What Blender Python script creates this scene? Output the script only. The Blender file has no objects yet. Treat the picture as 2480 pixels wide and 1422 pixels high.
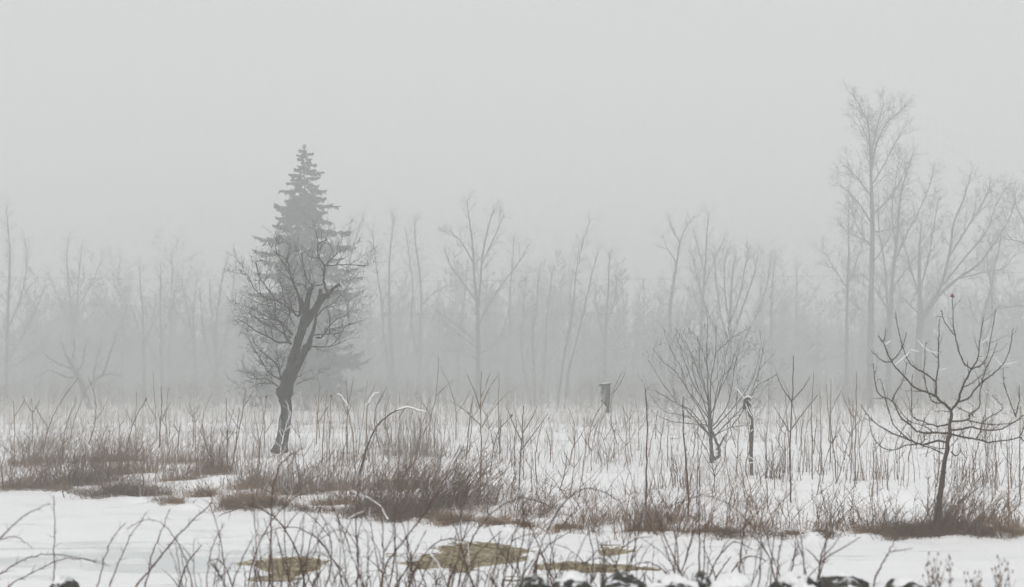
import bpy, math, random, bisect
import numpy as np

# ------------------------------------------------------------------ camera, sky, sun, exposure
SC = bpy.context.scene
COL = SC.collection
FPX, CX, HY, CAMZ = 3444.0, 1240.0, 960.0, 1.7      # focal length, centre column, horizon row (photo pixels), eye height (m)

cam = bpy.data.cameras.new("camera")
cam_ob = bpy.data.objects.new("camera", cam)
COL.objects.link(cam_ob)
cam_ob.location = (0, 0, CAMZ)
cam_ob.rotation_euler = (math.radians(90), 0, 0)
cam.sensor_width = 36.0
cam.lens = 36.0 * FPX / 2480.0
cam.shift_y = (HY - 711.0) / 2480.0
cam.clip_start = 0.1
cam.clip_end = 2000
cam.dof.use_dof = True
cam.dof.focus_distance = 30.0
cam.dof.aperture_fstop = 2.0
SC.camera = cam_ob

world = bpy.data.worlds.new("World")
SC.world = world
world.use_nodes = True
wn, wl = world.node_tree.nodes, world.node_tree.links
wn.clear()
w_out = wn.new("ShaderNodeOutputWorld")
w_bg = wn.new("ShaderNodeBackground")
w_sky = wn.new("ShaderNodeTexSky")
w_sky.sky_type = 'NISHITA'
w_sky.sun_disc = False
SUN_EL, SUN_ROT = math.radians(40), math.radians(200)
w_sky.sun_elevation = SUN_EL
w_sky.sun_rotation = SUN_ROT
w_sky.dust_density = 4.0
w_hsv = wn.new("ShaderNodeHueSaturation")
w_hsv.inputs["Saturation"].default_value = 0.10
w_mix = wn.new("ShaderNodeMix")
w_mix.data_type = 'RGBA'
w_mix.inputs["Factor"].default_value = 0.85             # an even overcast layer in front of the clear sky
w_mix.inputs["B"].default_value = (7.75, 7.75, 7.85, 1)
w_bg.inputs["Strength"].default_value = 0.10
wl.new(w_sky.outputs["Color"], w_hsv.inputs["Color"])
wl.new(w_hsv.outputs["Color"], w_mix.inputs["A"])
wl.new(w_mix.outputs["Result"], w_bg.inputs["Color"])
wl.new(w_bg.outputs["Background"], w_out.inputs["Surface"])

sun = bpy.data.lights.new("sun", 'SUN')
sun.energy = 1.5
sun.angle = math.radians(22)
sun.color = (1.0, 0.975, 0.95)
sun_ob = bpy.data.objects.new("sun", sun)
COL.objects.link(sun_ob)
sun_ob.rotation_euler = (math.radians(90) - SUN_EL, 0, math.radians(180) - SUN_ROT)

SC.view_settings.view_transform = 'Standard'
SC.view_settings.look = 'None'
SC.view_settings.gamma = 1.0
SC.view_settings.exposure = 0.07
SC.render.engine = 'CYCLES'
cy = SC.cycles
cy.max_bounces = 8
cy.diffuse_bounces = 3
cy.glossy_bounces = 2
cy.volume_bounces = 3
cy.use_denoising = True
cy.denoising_input_passes = 'RGB'
cy.use_adaptive_sampling = False
cy.pixel_filter_type = 'BLACKMAN_HARRIS'
cy.filter_width = 1.5
cy.sample_clamp_indirect = 4.0
HAZE_DENSITY = 0.0082

rng = random.Random(11)
nrng = np.random.default_rng(5)

# ------------------------------------------------------------------ materials
def new_mat(name):
    m = bpy.data.materials.new(name)
    m.use_nodes = True
    n = m.node_tree.nodes
    b = n["Principled BSDF"]
    return m, n, m.node_tree.links, b

def mix_rgb(n, l, fac, a, b):
    x = n.new("ShaderNodeMix")
    x.data_type = 'RGBA'
    for key, v in (("Factor", fac), ("A", a), ("B", b)):
        if hasattr(v, "links"):
            l.new(v, x.inputs[key])
        elif isinstance(v, (int, float)):
            x.inputs[key].default_value = v
        else:
            x.inputs[key].default_value = (*v, 1)
    return x.outputs["Result"]

def noise(n, l, scale, detail=3, vec=None, rough=0.55):
    t = n.new("ShaderNodeTexNoise")
    t.inputs["Scale"].default_value = scale
    t.inputs["Detail"].default_value = detail
    t.inputs["Roughness"].default_value = rough
    if vec is not None:
        l.new(vec, t.inputs["Vector"])
    return t.outputs["Fac"]

def ramp(n, l, src, lo, hi):
    r = n.new("ShaderNodeMapRange")
    r.interpolation_type = 'SMOOTHSTEP'
    r.inputs["From Min"].default_value = lo
    r.inputs["From Max"].default_value = hi
    l.new(src, r.inputs["Value"])
    return r.outputs["Result"]

def math_node(n, l, op, a, b):
    x = n.new("ShaderNodeMath")
    x.operation = op
    for i, v in enumerate((a, b)):
        if hasattr(v, "links"):
            l.new(v, x.inputs[i])
        else:
            x.inputs[i].default_value = v
    return x.outputs["Value"]

def mapped(n, l, scale):
    tc = n.new("ShaderNodeTexCoord")
    mp = n.new("ShaderNodeMapping")
    mp.inputs["Scale"].default_value = scale
    l.new(tc.outputs["Object"], mp.inputs["Vector"])
    return mp.outputs["Vector"]

def bark(name, c1, c2, frost=0.0, nscale=5.0, grain=(9, 9, 2.0), bump=0.4, rough=0.9, top=0.55, frost_col=(0.80, 0.81, 0.83)):
    """bark or stem: two tones of wood along the grain, hoarfrost lying on what faces up"""
    m, n, l, b = new_mat(name)
    v = mapped(n, l, grain)
    g = noise(n, l, 1.0, 5, v)
    col = mix_rgb(n, l, ramp(n, l, g, 0.35, 0.65), c1, c2)
    if frost > 0:
        geo = n.new("ShaderNodeNewGeometry")
        sep = n.new("ShaderNodeSeparateXYZ")
        l.new(geo.outputs["Normal"], sep.inputs[0])
        f = noise(n, l, nscale, 3, mapped(n, l, (1, 1, 1)))
        s = math_node(n, l, 'ADD', math_node(n, l, 'MULTIPLY', sep.outputs["Z"], top * 0.5), f)
        col = mix_rgb(n, l, ramp(n, l, s, 0.82 - frost * 0.6, 0.95 - frost * 0.6), col, frost_col)
    l.new(col, b.inputs["Base Color"])
    b.inputs["Roughness"].default_value = rough
    b.inputs["Specular IOR Level"].default_value = 0.15
    if bump:
        bp = n.new("ShaderNodeBump")
        bp.inputs["Strength"].default_value = bump
        bp.inputs["Distance"].default_value = 0.03
        l.new(g, bp.inputs["Height"])
        l.new(bp.outputs["Normal"], b.inputs["Normal"])
    return m

M = {}
M['bark_old'] = bark("bark_old", (0.016, 0.015, 0.011), (0.046, 0.043, 0.032), frost=0.05, nscale=9, bump=0.9)
M['twig_old'] = bark("twig_old", (0.030, 0.024, 0.018), (0.06, 0.05, 0.04), frost=0.16, nscale=7, bump=0)
M['bark_apple'] = bark("bark_apple", (0.032, 0.019, 0.012), (0.070, 0.044, 0.029), frost=0.05, nscale=14, bump=0.6)
M['twig_apple'] = bark("twig_apple", (0.032, 0.017, 0.011), (0.065, 0.037, 0.025), frost=0.05, nscale=11, bump=0)
M['bark_bush'] = bark("bark_bush", (0.045, 0.043, 0.036), (0.09, 0.085, 0.072), frost=0.1, nscale=9, bump=0.5)
M['twig_bush'] = bark("twig_bush", (0.055, 0.050, 0.042), (0.11, 0.10, 0.088), frost=0.46, nscale=5, bump=0)
M['bark_wood'] = bark("bark_wood", (0.035, 0.036, 0.032), (0.075, 0.075, 0.068), frost=0.08, nscale=2, bump=0.5)
M['bark_far'] = bark("bark_far", (0.022, 0.024, 0.021), (0.045, 0.046, 0.041), bump=0)
M['twig_wood'] = bark("twig_wood", (0.05, 0.048, 0.043), (0.10, 0.095, 0.086), frost=0.17, nscale=1.6, bump=0)
M['twig_rust'] = bark("twig_rust", (0.075, 0.058, 0.046), (0.13, 0.10, 0.08), frost=0.14, nscale=1.6, bump=0)
M['needle'] = bark("needle", (0.010, 0.018, 0.014), (0.024, 0.038, 0.030), frost=0.0, nscale=1.2, bump=0)
M['stem_red'] = bark("stem_red", (0.034, 0.014, 0.008), (0.090, 0.042, 0.024), frost=0.04, nscale=8, bump=0)
M['stem_brown'] = bark("stem_brown", (0.098, 0.052, 0.028), (0.195, 0.113, 0.063), frost=0.12, nscale=6, bump=0)
M['stem_russet'] = bark("stem_russet", (0.122, 0.063, 0.033), (0.245, 0.140, 0.078), frost=0.14, nscale=6, bump=0)
M['stem_grey'] = bark("stem_grey", (0.12, 0.088, 0.064), (0.22, 0.17, 0.13), frost=0.24, nscale=5, bump=0)
M['stem_frost'] = bark("stem_frost", (0.17, 0.14, 0.12), (0.25, 0.22, 0.20), frost=0.75, nscale=6, bump=0, top=0.7)
M['grass_dry'] = bark("grass_dry", (0.15, 0.088, 0.044), (0.31, 0.195, 0.108), frost=0.05, nscale=6, grain=(3, 3, 3), bump=0)
M['grass_dark'] = bark("grass_dark", (0.085, 0.050, 0.026), (0.18, 0.11, 0.060), frost=0.05, nscale=6, grain=(3, 3, 3), bump=0)
M['grass_olive'] = bark("grass_olive", (0.22, 0.175, 0.10), (0.50, 0.435, 0.30), grain=(6, 6, 6), bump=0)
M['grass_pale'] = bark("grass_pale", (0.26, 0.215, 0.17), (0.42, 0.36, 0.30), frost=0.5, nscale=2.2, grain=(2, 2, 2), bump=0)
M['wood_grey'] = bark("wood_grey", (0.030, 0.032, 0.026), (0.075, 0.078, 0.066), frost=0.05, nscale=14, grain=(22, 22, 3), bump=0.5)
M['wood_pale'] = bark("wood_pale", (0.040, 0.043, 0.036), (0.13, 0.14, 0.125), frost=0.10, nscale=9, grain=(25, 25, 4), bump=0.4)
M['wood_front'] = bark("wood_front", (0.12, 0.125, 0.11), (0.30, 0.31, 0.29), frost=0.10, nscale=9, grain=(25, 25, 4), bump=0.4)
M['wood_brown'] = bark("wood_brown", (0.060, 0.047, 0.036), (0.12, 0.098, 0.078), frost=0.10, nscale=12, grain=(30, 30, 3), bump=0.8)
M['rock'] = bark("rock", (0.010, 0.009, 0.007), (0.050, 0.043, 0.031), frost=0.09, nscale=16, grain=(14, 14, 14), bump=1.0, rough=0.8)
M['leaf'] = bark("leaf", (0.13, 0.022, 0.012), (0.22, 0.05, 0.025), grain=(40, 40, 40), bump=0)
M['leaf_tan'] = bark("leaf_tan", (0.22, 0.12, 0.055), (0.33, 0.19, 0.10), grain=(30, 30, 30), bump=0)
M['wire'] = bark("wire", (0.035, 0.035, 0.035), (0.05, 0.05, 0.05), grain=(1, 1, 1), bump=0, rough=0.6)
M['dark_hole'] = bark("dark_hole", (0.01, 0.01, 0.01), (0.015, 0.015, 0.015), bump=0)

def snow_mat(name, ice=False):
    m, n, l, b = new_mat(name)
    v1 = mapped(n, l, (1, 1, 1))
    a = noise(n, l, 0.9, 4, v1)
    col = mix_rgb(n, l, a, (0.82, 0.825, 0.84), (0.90, 0.90, 0.90))
    fine = noise(n, l, 26, 4, v1, 0.7)
    rough = 0.75
    if ice:
        # grey slush ice showing through the wind-blown snow of the pond, in long streaks
        v2 = mapped(n, l, (0.55, 1.6, 1))
        s = noise(n, l, 1.3, 5, v2, 0.6)
        tc = n.new("ShaderNodeTexCoord")
        sep = n.new("ShaderNodeSeparateXYZ")
        l.new(tc.outputs["Object"], sep.inputs[0])
        def ell(cx, cy, rx, ry):
            dx = math_node(n, l, 'DIVIDE', math_node(n, l, 'SUBTRACT', sep.outputs["X"], cx), rx)
            dy = math_node(n, l, 'DIVIDE', math_node(n, l, 'SUBTRACT', sep.outputs["Y"], cy), ry)
            q = math_node(n, l, 'ADD', math_node(n, l, 'MULTIPLY', dx, dx), math_node(n, l, 'MULTIPLY', dy, dy))
            return math_node(n, l, 'SUBTRACT', 1.0, q)
        e1 = ell(-3.6, 15.0, 2.4, 1.7)
        e2 = ell(6.6, 15.0, 1.0, 0.8)
        e = math_node(n, l, 'MAXIMUM', e1, e2)
        e = math_node(n, l, 'MAXIMUM', e, -0.35)
        k = math_node(n, l, 'ADD', math_node(n, l, 'MULTIPLY', e, 0.15), s)
        ice_f = ramp(n, l, k, 0.50, 0.66)
        ice_f = math_node(n, l, 'MULTIPLY', ice_f, 0.8)
        icec = mix_rgb(n, l, noise(n, l, 6, 4, v2), (0.52, 0.555, 0.55), (0.72, 0.745, 0.745))
        col = mix_rgb(n, l, ice_f, col, icec)
        # old footing, grains and litter blown on the crust
        lit = ramp(n, l, noise(n, l, 60, 2, v1), 0.74, 0.80)
        col = mix_rgb(n, l, math_node(n, l, 'MULTIPLY', lit, 0.30), col, (0.30, 0.24, 0.18))
    l.new(col, b.inputs["Base Color"])
    b.inputs["Roughness"].default_value = rough
    b.inputs["Specular IOR Level"].default_value = 0.2
    bp = n.new("ShaderNodeBump")
    bp.inputs["Strength"].default_value = 0.35
    bp.inputs["Distance"].default_value = 0.03
    l.new(fine, bp.inputs["Height"])
    l.new(bp.outputs["Normal"], b.inputs["Normal"])
    return m

M['snow'] = snow_mat("snow")
M['snow_ground'] = snow_mat("snow_ground", True)

def melt_mat():
    m, n, l, b = new_mat("meltwater")
    v = mapped(n, l, (3.0, 9.0, 3.0))
    a = noise(n, l, 2.2, 6, v, 0.65)
    c = noise(n, l, 1.7, 3, mapped(n, l, (1, 1, 1)))
    col = mix_rgb(n, l, ramp(n, l, a, 0.35, 0.66), (0.20, 0.165, 0.098), (0.42, 0.365, 0.255))
    col = mix_rgb(n, l, ramp(n, l, c, 0.55, 0.75), col, (0.30, 0.24, 0.14))
    sl = noise(n, l, 3.2, 6, mapped(n, l, (1.2, 3.0, 1)), 0.7)
    col = mix_rgb(n, l, ramp(n, l, sl, 0.56, 0.68), col, (0.66, 0.66, 0.60))
    blades = noise(n, l, 9, 5, mapped(n, l, (7.0, 1.2, 1)), 0.7)
    col = mix_rgb(n, l, ramp(n, l, blades, 0.58, 0.66), col, (0.10, 0.075, 0.04))
    l.new(col, b.inputs["Base Color"])
    b.inputs["Roughness"].default_value = 0.55
    b.inputs["Specular IOR Level"].default_value = 0.15
    bp = n.new("ShaderNodeBump")
    bp.inputs["Strength"].default_value = 0.5
    bp.inputs["Distance"].default_value = 0.02
    l.new(a, bp.inputs["Height"])
    l.new(bp.outputs["Normal"], b.inputs["Normal"])
    return m
M['melt'] = melt_mat()

# ------------------------------------------------------------------ object helpers
def tag(o, label=None, cat=None, group=None, kind=None):
    if label: o["label"] = label
    if cat: o["category"] = cat
    if group: o["group"] = group
    if kind: o["kind"] = kind
    return o

def link(name, me, mat, parent=None):
    o = bpy.data.objects.new(name, me)
    if mat is not None and len(me.materials) == 0:
        me.materials.append(mat)
    COL.objects.link(o)
    if parent is not None:
        o.parent = parent
    return o

def empty(name, loc=(0, 0, 0), rz=0.0):
    o = bpy.data.objects.new(name, None)
    o.empty_display_size = 0.2
    o.location = loc
    o.rotation_euler = (0, 0, rz)
    COL.objects.link(o)
    return o

def np_mesh(name, verts, quads, smooth=True):
    me = bpy.data.meshes.new(name)
    verts = np.asarray(verts, dtype=np.float32)
    quads = np.asarray(quads, dtype=np.int32)
    nq, w = quads.shape
    me.vertices.add(len(verts))
    me.vertices.foreach_set("co", verts.ravel())
    me.loops.add(nq * w)
    me.loops.foreach_set("vertex_index", quads.ravel())
    me.polygons.add(nq)
    me.polygons.foreach_set("loop_start", np.arange(nq, dtype=np.int32) * w)
    me.polygons.foreach_set("use_smooth", np.full(nq, smooth, dtype=bool))
    me.update(calc_edges=True)
    return me

class Tubes:
    """collects tapering tubes (k sides; k = 2 is a grass blade) and turns them into one mesh"""
    def __init__(self):
        self.g = {}
    def add(self, pts, rad, k):
        self.g.setdefault((len(pts), k), []).append((pts, rad))
    def empty(self):
        return not self.g
    def mesh(self, name, origin=(0, 0, 0)):
        V, Q, base = [], [], 0
        for (n, k), items in self.g.items():
            P = np.array([i[0] for i in items], dtype=np.float64) - np.array(origin)
            R = np.array([i[1] for i in items], dtype=np.float64)
            m = len(items)
            T = np.empty_like(P)
            T[:, 1:-1] = P[:, 2:] - P[:, :-2]
            T[:, 0] = P[:, 1] - P[:, 0]
            T[:, -1] = P[:, -1] - P[:, -2]
            T /= np.linalg.norm(T, axis=2, keepdims=True) + 1e-9
            ref = np.zeros((m, 3))
            if k == 2:
                a = nrng.uniform(0, 2 * np.pi, m)
                ref[:, 0], ref[:, 1], ref[:, 2] = np.cos(a), np.sin(a), 0.11
            else:
                ref[np.arange(m), np.argmin(np.abs(T).mean(axis=1), axis=1)] = 1
            U = np.cross(ref[:, None, :], T)
            U /= np.linalg.norm(U, axis=2, keepdims=True) + 1e-9
            W = np.cross(T, U)
            if k == 2:
                ring = np.stack([P - U * R[..., None], P + U * R[..., None]], axis=2)
            else:
                ang = np.arange(k) * 2 * np.pi / k
                ring = P[:, :, None, :] + R[:, :, None, None] * (np.cos(ang)[None, None, :, None] * U[:, :, None, :] + np.sin(ang)[None, None, :, None] * W[:, :, None, :])
            V.append(ring.reshape(-1, 3))
            idx = base + np.arange(m * n * k).reshape(m, n, k)
            if k == 2:
                q = np.stack([idx[:, :-1, 0], idx[:, :-1, 1], idx[:, 1:, 1], idx[:, 1:, 0]], axis=-1)
            else:
                nx = np.roll(idx, -1, axis=2)
                q = np.stack([idx[:, :-1], nx[:, :-1], nx[:, 1:], idx[:, 1:]], axis=-1)
            Q.append(q.reshape(-1, 4))
            base += m * n * k
        return np_mesh(name, np.concatenate(V), np.concatenate(Q))

# ------------------------------------------------------------------ terrain
def _hash(ix, iy, s):
    h = np.sin(ix * 127.1 + iy * 311.7 + s * 74.7) * 43758.5453
    return h - np.floor(h)

def vnoise(x, y, s=0.0):
    x = np.asarray(x, float); y = np.asarray(y, float)
    ix, iy = np.floor(x), np.floor(y)
    fx, fy = x - ix, y - iy
    fx, fy = fx * fx * (3 - 2 * fx), fy * fy * (3 - 2 * fy)
    a, b = _hash(ix, iy, s), _hash(ix + 1, iy, s)
    c, d = _hash(ix, iy + 1, s), _hash(ix + 1, iy + 1, s)
    return (a * (1 - fx) + b * fx) * (1 - fy) + (c * (1 - fx) + d * fx) * fy - 0.5

def sst(v, a, b):
    t = np.clip((np.asarray(v, float) - a) / (b - a), 0, 1)
    return t * t * (3 - 2 * t)

def flat(px, py, z=0.0):
    Y = (CAMZ - z) * FPX / (py - HY)
    return ((px - CX) / FPX * Y, Y)

SHORE = [flat(a, b) for a, b in ((-500, 1180), (0, 1192), (130, 1196), (200, 1205), (300, 1212), (400, 1228), (560, 1240), (660, 1238), (760, 1247),
         (900, 1259), (1080, 1275), (1180, 1284), (1290, 1288), (1400, 1298), (1560, 1306), (1750, 1313), (1900, 1309), (2060, 1305), (2230, 1313), (2480, 1309), (2900, 1312))]
SHX = np.array([p[0] for p in SHORE]); SHY = np.array([p[1] for p in SHORE])

def shore_y(x):
    x = np.asarray(x, float)
    return np.interp(x, SHX, SHY) + 0.22 * vnoise(x * 1.7, 0 * x + 3.1, 2) + 0.14 * vnoise(x * 5.1, 0 * x, 3)

PONDS = []
for poly in ([(985, 1362), (1030, 1348), (1085, 1320), (1140, 1309), (1200, 1312), (1258, 1326), (1285, 1334), (1240, 1352), (1190, 1366), (1120, 1383), (1060, 1378), (1010, 1382)],
             [(615, 1358), (680, 1348), (740, 1349), (795, 1358), (770, 1368), (740, 1382), (690, 1392), (650, 1384)],
             [(1290, 1371), (1350, 1362), (1420, 1360), (1500, 1366), (1600, 1378), (1545, 1386), (1480, 1391), (1400, 1383), (1330, 1377)],
             [(1455, 1326), (1500, 1321), (1545, 1330), (1500, 1342), (1465, 1348), (1450, 1338)]):
    PONDS.append(np.array([flat(a, b) for a, b in poly]))

def poly_sd(x, y, P):
    """signed distance to a polygon, positive inside"""
    x = np.asarray(x, float); y = np.asarray(y, float)
    d = np.full(x.shape, 1e9); ins = np.zeros(x.shape, bool)
    n = len(P)
    for i in range(n):
        ax, ay = P[i]; bx, by = P[(i + 1) % n]
        ex, ey = bx - ax, by - ay
        t = np.clip(((x - ax) * ex + (y - ay) * ey) / (ex * ex + ey * ey), 0, 1)
        d = np.minimum(d, np.hypot(x - ax - t * ex, y - ay - t * ey))
        c = ((ay > y) != (by > y))
        xi = ex * (y - ay) / (ey if abs(ey) > 1e-9 else 1e-9) + ax
        ins ^= c & (x < xi)
    return np.where(ins, d, -d)

def ground(x, y, fine=True):
    x = np.asarray(x, float); y = np.asarray(y, float)
    d = y - shore_y(x)
    z = 0.055 * sst(d, -0.05, 0.16) + 0.20 * sst(d, 0.2, 6.5)
    z = z + 0.27 * sst(y, 34, 62) + 0.25 * sst(y, 60, 130)
    land = sst(d, 0.0, 1.5)
    z = z + land * (0.16 * vnoise(x * 0.22, y * 0.30, 5) + 0.10 * vnoise(x * 0.7, y * 0.9, 6) + 0.05 * vnoise(x * 2.1, y * 2.3, 7))
    z = z + land * 0.10 * (sst(np.mod(y + 1.6 * vnoise(x * 0.25, y * 0.1, 8), 5.2) / 5.2, 0.78, 1.0) - 0.4)
    z = z + (1 - land) * (0.045 * vnoise(x * 0.9, y * 0.9, 9) + 0.022 * vnoise(x * 2.6, y * 2.6, 10) + 0.010 * vnoise(x * 7, y * 7, 14))
    lip = np.exp(-((d - 0.10) / 0.16) ** 2)
    z = z + lip * 0.07 * (vnoise(x * 3.3, y * 3.3, 11) + 0.25)
    # the near shore rises towards the camera
    z = z + 0.34 * sst(-y, -11.6, -8.6)
    if fine:
        near = (y > 11) & (y < 19)
        if np.any(near):
            for P in PONDS:
                sd = poly_sd(x, y, P) + 0.30 * vnoise(x * 2.4, y * 1.3, 12) + 0.26 * vnoise(x * 6.5, y * 3.2, 13)
                z = np.where(near, z - (z + 0.05) * sst(sd, -0.04, 0.05), z)
    return z

GRID = {}
def gz(x, y):
    """height of the ground mesh itself"""
    xs, ys, Z = GRID['x'], GRID['y'], GRID['z']
    i = min(max(bisect.bisect_right(xs, x) - 1, 0), len(xs) - 2)
    j = min(max(bisect.bisect_right(ys, y) - 1, 0), len(ys) - 2)
    fx = (x - xs[i]) / (xs[i + 1] - xs[i]); fy = (y - ys[j]) / (ys[j + 1] - ys[j])
    a, b = Z[j], Z[j + 1]
    return (a[i] * (1 - fx) + a[i + 1] * fx) * (1 - fy) + (b[i] * (1 - fx) + b[i + 1] * fx) * fy

def hit(px, py):
    """the ground point behind a photo pixel"""
    lo, hi = 9.0, 160.0
    u, v = (px - CX) / FPX, (py - HY) / FPX
    Y = np.linspace(lo, hi, 3000)
    zz = CAMZ - v * Y
    g = ground(u * Y, Y, False)
    k = np.argmax(g >= zz)
    Yh = float(Y[k]) if g[k] >= zz[k] else hi
    return (u * Yh, Yh, float(ground(np.array([u * Yh]), np.array([Yh]), False)[0]))

def at(px, py, Y):
    return ((px - CX) / FPX * Y, Y, CAMZ - (py - HY) / FPX * Y)

def build_ground():
    xs = np.concatenate([-np.geomspace(330, 14, 40), np.arange(-13.6, -7.0, 0.2), np.arange(-7.0, 7.2, 0.08), np.arange(7.4, 13.8, 0.2), np.geomspace(14, 330, 40)])
    ys = np.concatenate([np.linspace(-40, 6, 12), np.arange(6.5, 12.2, 0.2), np.arange(12.3, 19.2, 0.065), np.arange(19.3, 28, 0.1), np.arange(28.2, 60, 0.3), np.geomspace(60.5, 330, 70)])
    X, Y = np.meshgrid(xs, ys)
    Z = ground(X, Y)
    GRID['x'], GRID['y'], GRID['z'] = xs.tolist(), ys.tolist(), Z.tolist()
    V = np.stack([X, Y, Z], axis=-1).reshape(-1, 3)
    ny, nx = X.shape
    i = np.arange(ny * nx).reshape(ny, nx)
    Q = np.stack([i[:-1, :-1], i[:-1, 1:], i[1:, 1:], i[1:, :-1]], axis=-1).reshape(-1, 4)
    o = link("snowy_ground", np_mesh("snowy_ground", V, Q), M['snow_ground'])
    tag(o, kind="structure")
    for P in PONDS:
        x0, y0 = P.min(axis=0) - 0.3
        x1, y1 = P.max(axis=0) + 0.3
        g = np.array([(x, y, -0.022 + 0.006 * float(vnoise(x * 4, y * 3, 20))) for y in np.linspace(y0, y1, 14) for x in np.linspace(x0, x1, 14)])
        k = np.arange(196).reshape(14, 14)
        q = np.stack([k[:-1, :-1], k[:-1, 1:], k[1:, 1:], k[1:, :-1]], axis=-1).reshape(-1, 4)
        tag(link("meltwater", np_mesh("meltwater", g, q), M['melt']), kind="structure")
build_ground()

# ------------------------------------------------------------------ branching
def vnorm(v):
    m = math.sqrt(v[0] * v[0] + v[1] * v[1] + v[2] * v[2]) + 1e-9
    return (v[0] / m, v[1] / m, v[2] / m)

def turn(d, ang, az):
    """a direction at angle ang from d, rolled by az"""
    ref = (0, 0, 1) if abs(d[2]) < 0.9 else (1, 0, 0)
    u = vnorm((d[1] * ref[2] - d[2] * ref[1], d[2] * ref[0] - d[0] * ref[2], d[0] * ref[1] - d[1] * ref[0]))
    w = (d[1] * u[2] - d[2] * u[1], d[2] * u[0] - d[0] * u[2], d[0] * u[1] - d[1] * u[0])
    c, s = math.cos(ang), math.sin(ang)
    ca, sa = math.cos(az), math.sin(az)
    return tuple(d[i] * c + s * (u[i] * ca + w[i] * sa) for i in range(3))

def kids(TT, pts, rad, L, lvl, S, R, t0):
    """side branches along a finished limb; level lvl is the level of the children"""
    if lvl >= len(S['dens']):
        return
    n = len(pts) - 1
    c = S['dens'][lvl] * L * (1 - t0)
    c = int(c) + (1 if R.random() < c - int(c) else 0)
    az = R.random() * 6.28
    for i in range(c):
        t = t0 + (1 - t0) * (i + R.random()) / c
        f = min(t * n, n - 1e-4)
        j = int(f); f -= j
        a, b = pts[j], pts[j + 1]
        p = tuple(a[q] + (b[q] - a[q]) * f for q in range(3))
        d = vnorm((b[0] - a[0], b[1] - a[1], b[2] - a[2]))
        r = rad[j] + (rad[j + 1] - rad[j]) * f
        az += 2.4 + R.uniform(-0.5, 0.5)
        lo, hi = S['ang'][lvl]
        nd = turn(d, math.radians(R.uniform(lo, hi)), az)
        ll, lh = S['len'][lvl]
        Lc = (ll + (lh - ll) * R.random() ** 1.3) * (1 - S.get('tip', 0.55) * t)
        rc = max(min(r * 0.7, S['rad'][lvl] * (0.6 + 0.6 * Lc / lh)), S.get('rmin', 0.003))
        grow(TT, p, nd, Lc, rc, lvl, S, R)

def grow(TT, p, d, L, r, lvl, S, R):
    n = S['n'][lvl]
    up = S['up'][lvl]; jit = S['jit'][lvl]
    st = L / n
    pts, rad = [p], [r]
    rm = S.get('rmin', 0.003)
    for i in range(n):
        d = vnorm((d[0] + R.gauss(0, jit), d[1] + R.gauss(0, jit), d[2] + R.gauss(0, jit) + up))
        p = (p[0] + d[0] * st, p[1] + d[1] * st, p[2] + d[2] * st)
        pts.append(p)
        rad.append(max(r * (1 - 0.85 * (i + 1) / n), rm * 0.6))
    TT[1 if lvl >= S['crown'] else 0].add(pts, rad, S['k'][lvl])
    kids(TT, pts, rad, L, lvl + 1, S, R, S['t0'][lvl])

def smooth_pts(pts, rad, sub):
    """Catmull-Rom through traced points"""
    if len(pts) < 3:
        sub = max(sub, 2)
    o, q = [], []
    n = len(pts)
    for i in range(n - 1):
        p0, p1, p2, p3 = pts[max(i - 1, 0)], pts[i], pts[i + 1], pts[min(i + 2, n - 1)]
        for s in range(sub):
            t = s / sub
            o.append(tuple(0.5 * (2 * p1[k] + (p2[k] - p0[k]) * t + (2 * p0[k] - 5 * p1[k] + 4 * p2[k] - p3[k]) * t * t + (3 * p1[k] - p0[k] - 3 * p2[k] + p3[k]) * t ** 3) for k in range(3)))
            q.append(rad[i] + (rad[i + 1] - rad[i]) * t)
    o.append(pts[-1]); q.append(rad[-1])
    return o, q

def plen(pts):
    return sum(math.dist(a, b) for a, b in zip(pts, pts[1:]))

def limb(TT, px, w, Y, R, S=None, lvl=1, k=7, drift=0.0, y0=0.0, t0=0.1, which=0, sub=3):
    """a limb traced in the photo, given its own depth: px points, widths in px, base depth Y, drift in metres of depth over its length"""
    n = len(px)
    if not isinstance(w, (list, tuple)):
        w = [w] * n
    elif len(w) == 2 and n != 2:
        w = [w[0] + (w[1] - w[0]) * i / (n - 1) for i in range(n)]
    pts = []
    for i, (a, b) in enumerate(px):
        t = i / (n - 1)
        pts.append(at(a, b, Y + y0 + drift * t ** 1.2))
    rad = [0.5 * x * Y / FPX for x in w]
    pts, rad = smooth_pts(pts, rad, sub)
    kn = 0.0011 * Y * min(1.0, 60.0 / Y)
    for i in range(1, len(pts) - 1):                    # knobbly wood: small kinks and swellings
        j = min(kn * 0.13 + rad[i] * 0.10, 0.011)
        pts[i] = tuple(c + R.gauss(0, j) for c in pts[i])
        rad[i] *= R.uniform(0.93, 1.09)
    TT[which].add(pts, rad, k)
    if S is not None:
        kids(TT, pts, rad, plen(pts), lvl, S, R, t0)
    return pts, rad

def finish_tree(name, TT, base, label, mats, cat="tree", group=None, trunk="trunk", crown="crown"):
    e = empty(name, base)
    if not TT[0].empty():
        link(trunk, TT[0].mesh(trunk, base), M[mats[0]], e)
    if not TT[1].empty():
        link(crown, TT[1].mesh(crown, base), M[mats[1]], e)
    tag(e, label, cat, group)
    return e

# ------------------------------------------------------------------ the leaning old tree
def zc(ox, oy, s, pts):
    return [(ox + a / s, oy + b / s) for a, b in pts]

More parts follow.
